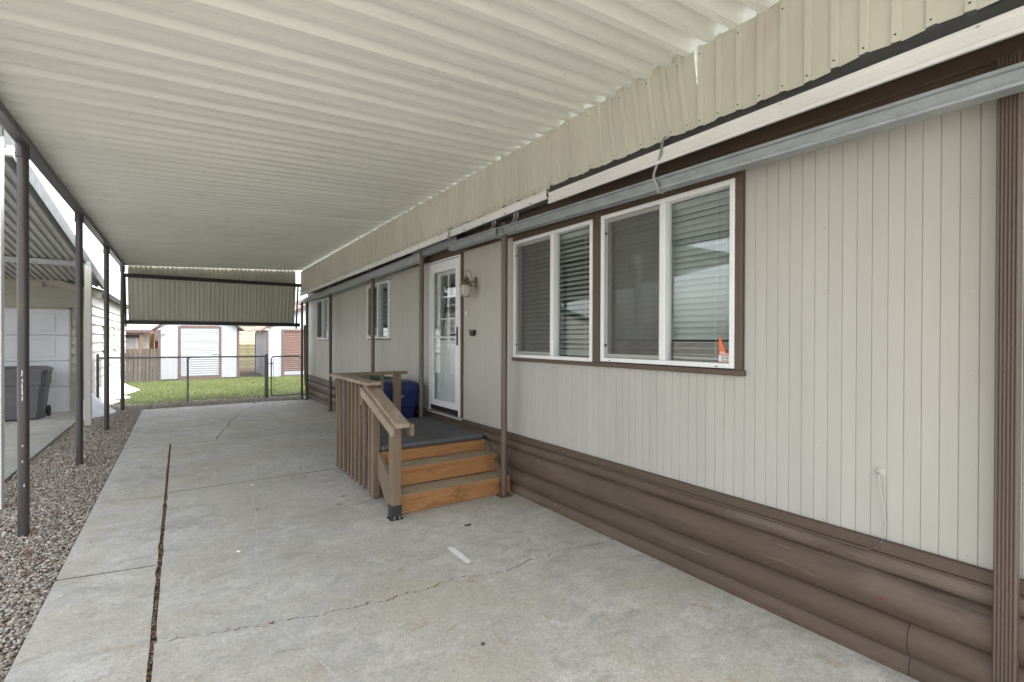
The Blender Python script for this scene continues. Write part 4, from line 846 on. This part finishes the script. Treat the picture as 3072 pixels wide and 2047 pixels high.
for (a, b, c, d) in ((2.96, 3.04, 0, 1.95), (3.54, 3.64, 0, 2.02), (3.64, 5.3, 1.925, 2.02), (3.64, 5.3, .0, .085), (5.3, 5.4, 0, 2.02)):
    m_ = MB(); m_.box(a, b, SY-.03, SY+.035, c, d, .005); obj('trim_board', m_, M['maroon'], s2)
for k in range(16): m_ = MB(); y_ = SY+.03+k*.22; m_.box(2.975, 3.0, y_+.002, y_+.218, .03, 1.93, .003); obj('wall_panel', m_, M['shed'], s2)
m_ = MB(); m_.box(2.95, 2.99, SY+3.55, SY+3.62, 0, 1.93, .004); obj('trim_board', m_, M['black'], s2)
m_ = MB(); m_.box(5.97, 6.0, SY+.04, SY+3.6, .0, 2.0); m_.box(3.0, 5.97, SY+3.57, SY+3.6, 0, 2.0); m_.box(5.4, 5.97, SY, SY+.04, 0, 2.05); obj('side_wall', m_, M['shed'], s2, smooth=0)
m_ = MB(); m_.prism([(2.66, 1.86), (2.70, 1.95), (4.5, 3.08), (6.3, 1.95), (6.34, 1.86), (4.5, 2.95)], 1, SY-.12, SY-.06); obj('rake_board', m_, M['maroon'], s2, smooth=0)
m_ = MB(); m_.prism([(2.64, 1.93), (4.5, 3.09), (6.36, 1.93), (6.36, 1.97), (4.5, 3.14), (2.64, 1.97)], 1, SY-.14, SY+3.9); obj('roof', m_, M['shingleb'], s2, smooth=0)
# picket fence left of the shed
pf = thing('picket_fence', 'grey weathered picket fence with gaps left of the white shed', 'fence', (-1.15, 22.3, 0))
m_ = MB(); m_.prism([(-.047, 0), (.047, 0), (.047, 1.08), (.030, 1.12), (.047, 1.16), (.047, 1.20), (.02, 1.25), (-.02, 1.25), (-.047, 1.20), (-.047, 1.16), (-.030, 1.12), (-.047, 1.08)], 1, -.01, .01); pme = m_.mesh('picket', M['picket'], 0)
for k in range(10): inst('picket', pme, pf, (-1.66+k*.112, 22.30, .0+random.uniform(-.01, .01)), (0, R(random.uniform(-1, 1)), 0))
for z_ in (.22, .95): m_ = MB(); m_.box(-1.72, -.60, 22.312, 22.35, z_, z_+.08, .004); obj('rail', m_, M['picket'], pf)
# house far behind on the left with porch posts
fh = thing('far_house', 'far pale house with grey shingle roof and porch behind the picket fence', 'house', (-2, 30, 0))
z_ = .3
while z_ < 1.9: m_ = MB(); m_.prism([(30.0, z_), (30.03, z_), (30.05, z_+.2), (30.03, z_+.2)], 0, -5.5, -1.22); obj('lap_board', m_, M['nbwhite'], fh, smooth=0); z_ += .2
m_ = MB(); m_.box(-5.5, -1.22, 30.05, 33.0, 0, 2.3); obj('wall', m_, M['nbwhite'], fh, smooth=0)
m_ = MB(); m_.prism([(28.7, 2.02), (28.7, 1.96), (31.8, 2.78), (34, 2.1), (31.8, 2.84)], 0, -5.8, -.6); obj('roof', m_, M['shingle'], fh, smooth=0)
m_ = MB(); m_.box(-5.8, -.6, 28.67, 28.71, 1.88, 2.0, .004); obj('eave_board', m_, M['maroon'], fh)
m_ = MB(); m_.box(-1.58, -1.42, 28.8, 28.92, 0, 1.9, .005); obj('porch_post', m_, M['rail'], fh)
m_ = MB(); m_.box(-2.32, -1.70, 29.95, 30.0, 1.08, 1.80, .005); w_ = obj('window', m_, M['vinyl'], fh)
m_ = MB(); m_.box(-2.26, -1.76, 29.93, 29.952, 1.16, 1.62); obj('glass_pane', m_, M['nbdoor'], w_, smooth=0)
m_ = MB(); m_.box(-2.34, -1.62, 29.90, 29.945, 1.64, 1.78, .004); obj('awning', m_, M['maroon'], w_)
m_ = MB()
m_.box(-1.06, -.90, 25.4, 25.5, 0, 1.80, .005); cp = obj('cedar_post', m_, M['cedar'], None, 30, None, 'orange cedar post beyond the picket fence by the shed', 'post')
m_ = MB(); m_.box(-1.07, -.89, 25.39, 25.51, 1.80, 1.83, .004); obj('post_cap', m_, M['cedar'], cp)
m_ = MB(); m_.box(-.86, -.74, 24.6, 24.68, 0, 1.52, .005); cp = obj('cedar_board', m_, M['cedar'], None, 30, None, 'short orange cedar board standing against the white shed corner', 'board')
m_ = MB(); m_.box(-.87, -.73, 24.57, 24.6, 1.1, 1.18, .004); obj('cleat', m_, M['cedar'], cp)
# brown leafless shrub behind the pickets
sh = thing('bare_shrub', 'low reddish brown bare shrub behind the picket fence', 'shrub', (-1.55, 27, 0))
m_ = MB(); r_ = random.Random(4)
for k in range(220):
    a = r_.uniform(0, 6.28); l_ = r_.uniform(.25, .55); bx, by = -1.42+r_.gauss(0, .14), 27+r_.gauss(0, .15)
    m_.tube([(bx, by, 0), (bx+math.cos(a)*l_*.3, by+math.sin(a)*l_*.3, .9*l_+.4), (bx+math.cos(a)*l_*.7, by+math.sin(a)*l_*.5, 1.25*l_+.55)], [.012, .008, .003], 4)
obj('twigs', m_, mat('red_brown_twig', (.14, .06, .05), .8), sh, kind='stuff')
# yellow building and olive board fence between the sheds
yb_ = thing('yellow_building', 'pale yellow lap-sided building seen between the two sheds', 'building', (2.5, 31, 0))
z_ = 1.0
while z_ < 3.4: m_ = MB(); m_.prism([(31.0, z_), (31.03, z_), (31.06, z_+.22), (31.03, z_+.22)], 0, .7, 6.5); obj('lap_board', m_, M['yellow'], yb_, smooth=0); z_ += .218
m_ = MB(); m_.box(.7, 6.5, 31.05, 34, 0, 3.5); obj('wall', m_, M['yellow'], yb_, smooth=0)
m_ = MB(); m_.prism([(.5, 3.45), (6.7, 3.45), (6.7, 3.5), (3.6, 4.3), (.5, 3.5)], 1, 30.8, 34.2); obj('roof', m_, M['shingleb'], yb_, smooth=0)
of = thing('board_fence', 'olive horizontal board fence behind the gap between the sheds', 'fence', (2.8, 28.5, 0))
for k in range(8): m_ = MB(); m_.box(1.4, 4.2, 28.5, 28.53, .06+k*.16, .205+k*.16, .006); obj('slat', m_, M['olive'], of)
for x in (1.6, 2.9, 4.1): m_ = MB(); m_.box(x-.05, x+.05, 28.53, 28.62, 0, 1.36, .005); obj('post', m_, M['olive'], of)

# ============================================================ LOOSE STUFF
# pebbles
ico = []
ph = (1+5**.5)/2
for a, b in ((-1, ph), (1, ph), (-1, -ph), (1, -ph)): ico += [(a, b, 0), (0, a, b), (b, 0, a)]
ico = np.array(ico)/np.hypot(1, ph)
dd = np.linalg.norm(ico[:, None]-ico[None], axis=2); el = dd[dd > .1].min(); F0 = []
for i in range(12):
    for j in range(i+1, 12):
        for k in range(j+1, 12):
            if max(dd[i, j], dd[j, k], dd[i, k]) < el*1.1:
                nn = np.cross(ico[j]-ico[i], ico[k]-ico[i]); F0.append((i, j, k) if nn@ico[i] > 0 else (i, k, j))
F0 = np.array(F0)
def pebbles(name, P, rad, z0, pal, wts, seed):
    r_ = np.random.default_rng(seed); n = len(P)
    V = np.repeat(ico[None], n, 0)*(1+r_.normal(0, .10, (n, 12, 1)))
    sc = rad[:, None]*np.stack([r_.uniform(.8, 1.35, n), r_.uniform(.7, 1.0, n), r_.uniform(.42, .75, n)], 1); V = V*sc[:, None, :]
    th = r_.uniform(0, 6.28, n); tl = r_.normal(0, .3, n); c, s_ = np.cos(tl), np.sin(tl); y, z = V[..., 1]*c[:, None]-V[..., 2]*s_[:, None], V[..., 1]*s_[:, None]+V[..., 2]*c[:, None]
    V[..., 1], V[..., 2] = y, z; c, s_ = np.cos(th), np.sin(th); x, y = V[..., 0]*c[:, None]-V[..., 1]*s_[:, None], V[..., 0]*s_[:, None]+V[..., 1]*c[:, None]
    V[..., 0], V[..., 1] = x, y; V += np.c_[P, z0][:, None, :]
    col = pal[r_.choice(len(pal), n, p=wts)]*r_.uniform(.75, 1.2, (n, 1)); col = np.repeat(col[:, None], 12, 1)
    F = (F0[None]+12*np.arange(n)[:, None, None]).reshape(-1, 3)
    return bulk(name, V.reshape(-1, 3), F, col.reshape(-1, 3), M['peb'])
pal = np.array([(.34, .32, .29), (.28, .26, .235), (.40, .38, .35), (.23, .20, .175), (.16, .125, .10), (.36, .30, .235), (.50, .48, .45), (.26, .255, .265), (.22, .13, .09)])
pal = pal*1.2*np.array([1.0, .975, .925])
wts = np.array([.22, .19, .14, .12, .10, .09, .05, .06, .03]); wts /= wts.sum()
N1 = 50000; q = rng.random(N1)
yy = 2.6+(15.4-2.6)*q**1.25; xx = rng.uniform(-1.655, -.708, N1)
rad = rng.uniform(.006, .0125, N1)*np.where(rng.random(N1) < .07, 1.7, 1)
pebbles('gravel', np.c_[xx, yy], rad, -.018+rng.uniform(0, .022, N1), pal, wts, 3)['label'] = 'grey and tan pebble gravel strip beside the concrete driveway'
N2 = 7000; xx = rng.uniform(-.72, 2.85, N2); yy = rng.uniform(14.0, 15.3+.0*xx, N2)
pebbles('gravel', np.c_[xx, yy], rng.uniform(.008, .016, N2), -.018+rng.uniform(0, .022, N2), pal*.85, wts, 4)['label'] = 'brownish gravel strip at the far end of the driveway'
# debris in the joint and crack
N3 = 2600; ty = rng.uniform(1.2, 9.2, N3); tx = -.125+rng.uniform(-.014, .016, N3)
dp = np.array([(.12, .07, .045), (.20, .11, .06), (.28, .24, .19), (.06, .045, .035), (.32, .2, .11)])
k_ = rng.integers(0, len(fine)-1, 1500); fa = np.array(fine); cxy = fa[k_]+(fa[k_+1]-fa[k_])*rng.random((1500, 1))+rng.normal(0, .004, (1500, 2))
o = pebbles('joint_litter', np.r_[np.c_[tx, ty], cxy], rng.uniform(.003, .009, N3+1500), -.013+rng.uniform(-.003, .007, N3+1500), dp, np.ones(5)/5, 5); o['label'] = 'brown leaf crumbs and grit filling the slab joint and crack'
# grass
N = 70000; gx = rng.uniform(-1.7, 7, N); gy = 15.28+7.7*rng.random(N)**1.4; keep = (gy > 15.28+.12*np.sin(gx*3)+.06*np.sin(gx*9)) & ~((gx > -.62) & (gx < 1.93) & (gy > 22.42)) & ~((gx > 2.94) & (gy > 22.42)); gx, gy = gx[keep], gy[keep]; N = len(gx)
gh = rng.uniform(.018, .05, N)*(1+.4*np.sin(gx*2.1)*np.sin(gy*1.7)); a = rng.uniform(0, 6.28, N); w_ = rng.uniform(.004, .009, N); gz = -.012+(gy-15.25)/7.65*.042
le = rng.normal(0, .022, (N, 2)); V = np.zeros((N, 3, 3)); V[:, 0] = np.c_[gx-np.cos(a)*w_, gy-np.sin(a)*w_, gz]; V[:, 1] = np.c_[gx+np.cos(a)*w_, gy+np.sin(a)*w_, gz]; V[:, 2] = np.c_[gx+le[:, 0], gy+le[:, 1], gz+gh]
gp = np.array([(.15, .19, .04), (.18, .225, .05), (.11, .15, .035), (.23, .23, .075), (.26, .21, .1)]); gc = gp[rng.choice(5, N, p=[.34, .3, .2, .11, .05])]*rng.uniform(.8, 1.2, (N, 1))
o = bulk('grass', V.reshape(-1, 3), np.arange(N*3).reshape(-1, 3), np.repeat(gc, 3, 0), M['blade']); o['label'] = 'short green lawn grass behind the chain-link fence'

# fallen leaves: each its own object
def leaf_mesh(seed):
    r_ = random.Random(seed); n = 12; m_ = MB(); v = [(0, 0, .004)]
    for k in range(n):
        a = 2*math.pi*k/n; r = (.9 if k % 2 == 0 else .6)*(.75+.5*r_.random()); x, y = r*math.cos(a)*1.25, r*math.sin(a)*.8; v.append((x*.03, y*.03, .003+.012*r_.random()*r))
    m_.add(v, [(0, 1+k, 1+(k+1) % n) for k in range(n)]); o_ = len(m_.v)
    m_.add([(x, y, z-.0006) for x, y, z in v], [(0, 1+(k+1) % n, 1+k) for k in range(n)]); m_.tube([(.03, 0, .004), (.05, .004, .003)], .0009, 4)
    me = m_.mesh('fallen_leaf', M['leaf'], 0); ca = me.color_attributes.new('col', 'FLOAT_COLOR', 'POINT')
    c = [(.28, .10, .035), (.20, .085, .04), (.33, .17, .06), (.13, .065, .04)][seed % 4]
    for d in ca.data: d.color = (*c, 1)
    return me
LM = [leaf_mesh(k) for k in range(8)]
def leaf(x, y, z, s, label, grp):
    o_ = bpy.data.objects.new('fallen_leaf', random.choice(LM)); link(o_); o_.location = (x, y, z); o_.rotation_euler = (random.uniform(-.15, .15), random.uniform(-.15, .15), random.uniform(0, 6.28)); o_.scale = (s, s, s); return tag(o_, label, 'leaf', grp)
L1 = 'dry brown leaf lying on the grey gravel strip'; G1 = 'leaves on the gravel'
for k in range(46):
    y = 3.2+9*random.random()**1.5; x = random.uniform(-1.6, -.76); leaf(x, y, .012, random.uniform(.55, 1.05), L1, G1)
for k in range(26): leaf(random.uniform(-1.62, -1.35), random.uniform(6.4, 10.5), .014, random.uniform(.5, .9), L1, G1)
L2 = 'dry curled leaf caught in the long slab joint or crack'; G2 = 'leaves in the slab joints'
for y, s in ((2.75, 1.1), (2.95, .6), (3.35, .7), (3.6, .5), (3.9, .6), (4.3, .5), (4.9, .5), (5.4, .45)): leaf(-.125+random.uniform(-.01, .012), y, -.008, s*.7, L2, G2)
for q_ in (.03, .09, .12, .20, .25, .43, .45, .62): i = int(q_*(len(fine)-1)); leaf(fine[i][0], fine[i][1], -.006, random.uniform(.4, .75), L2, G2)
def gl(x, y, s, label): leaf(*px(x, y), .002, s, label, 'leaves on the driveway')
gl(772, 1530, .7, 'orange dry leaf on the driveway beside the white scrape')
gl(1018, 1515, .8, 'dark curled leaf on the driveway just left of the porch')
gl(1028, 1491, .75, 'brown leaf on the driveway nearest the porch balusters')
gl(875, 1357, .7, 'lone brown leaf on the driveway behind the cross joint')
def chip(name, x, y, s, mt, label, cat, h=.4):
    r_ = random.Random(int(x*7+y)); X, Y = px(x, y); m_ = MB(); ptsn = [(X+s*math.cos(a)*r_.uniform(.7, 1.1), Y+s*math.sin(a)*r_.uniform(.6, 1)) for a in [k*6.283/8 for k in range(8)]]
    v = [(a, b, .001) for a, b in ptsn]+[(X+(a-X)*.7, Y+(b-Y)*.7, s*h) for a, b in ptsn]+[(X, Y, s*h*1.25)]
    m_.add(v, [(k, (k+1) % 8, 8+(k+1) % 8, 8+k) for k in range(8)]+[(8+k, 8+(k+1) % 8, 16) for k in range(8)]); return obj(name, m_, M[mt], None, 50, None, label, cat)
chip('stone', 1449, 1934, .013, 'post', 'small grey stone alone on the front slab', 'stone', .8)
chip('paper_scrap', 716, 1655, .017, 'paint', 'small white paper scrap beside the white scrape line', 'scrap')
chip('paper_scrap', 756, 1455, .028, 'paint', 'white scrap lying on the cross joint of the slab', 'scrap', .2)
m_ = MB(); X, Y = px(1403, 1577); m_.box(X-.03, X+.03, Y-.008, Y+.008, .001, .009, .002); m_.box(X-.005, X+.02, Y-.012, Y-.006, .001, .006, .001); obj('wood_splinter', m_, M['shoe'], None, 30, None, 'dark wood splinter on the slab in front of the steps', 'splinter')
# painted dash and chalky scrape lines on the slab
m_ = MB(); m_.prism([(1.737, 3.468), (1.760, 3.472), (1.786, 3.454), (1.788, 3.30), (1.783, 3.157), (1.758, 3.143), (1.739, 3.15), (1.733, 3.31)], 2, .0035, .0042); obj('paint_mark', m_, M['paint'], drive, smooth=0)
def scrape(pts, w):
    m_ = MB(); v = []
    for i, (x, y) in enumerate(pts):
        a = pts[max(0, i-1)]; b = pts[min(len(pts)-1, i+1)]; d = math.hypot(b[0]-a[0], b[1]-a[1]); nx, ny = -(b[1]-a[1])/d, (b[0]-a[0])/d; ww = w*random.uniform(.6, 1.3); v += [(x+nx*ww, y+ny*ww, .0035), (x-nx*ww, y-ny*ww, .0035)]
    m_.add(v, [(2*i, 2*i+1, 2*i+3, 2*i+2) for i in range(len(pts)-1)]); obj('chalk_scrape', m_, M['chalk'], drive, smooth=0)
scrape([(.735, 6.106), (.68, 5.9), (.636, 5.71), (.60, 5.55), (.593, 5.446), (.60, 5.25), (.582, 4.991), (.555, 4.8), (.544, 4.664), (.529, 4.437), (.485, 4.252), (.485, 4.024), (.488, 3.844), (.49, 3.7), (.482, 3.607), (.453, 3.389)], .012)
scrape([(.46, 3.097), (.485, 3.0), (.51, 2.9), (.557, 2.768), (.586, 2.64), (.612, 2.521), (.636, 2.409), (.66, 2.28)], .012)
for (a, b) in (((845, 1386), (852, 1398)), ((873, 1430), (881, 1442)), ((897, 1392), (904, 1415)), ((912, 1424), (921, 1441)), ((750, 1392), (752, 1406))): scrape([px(*a), px(*b)], .008)
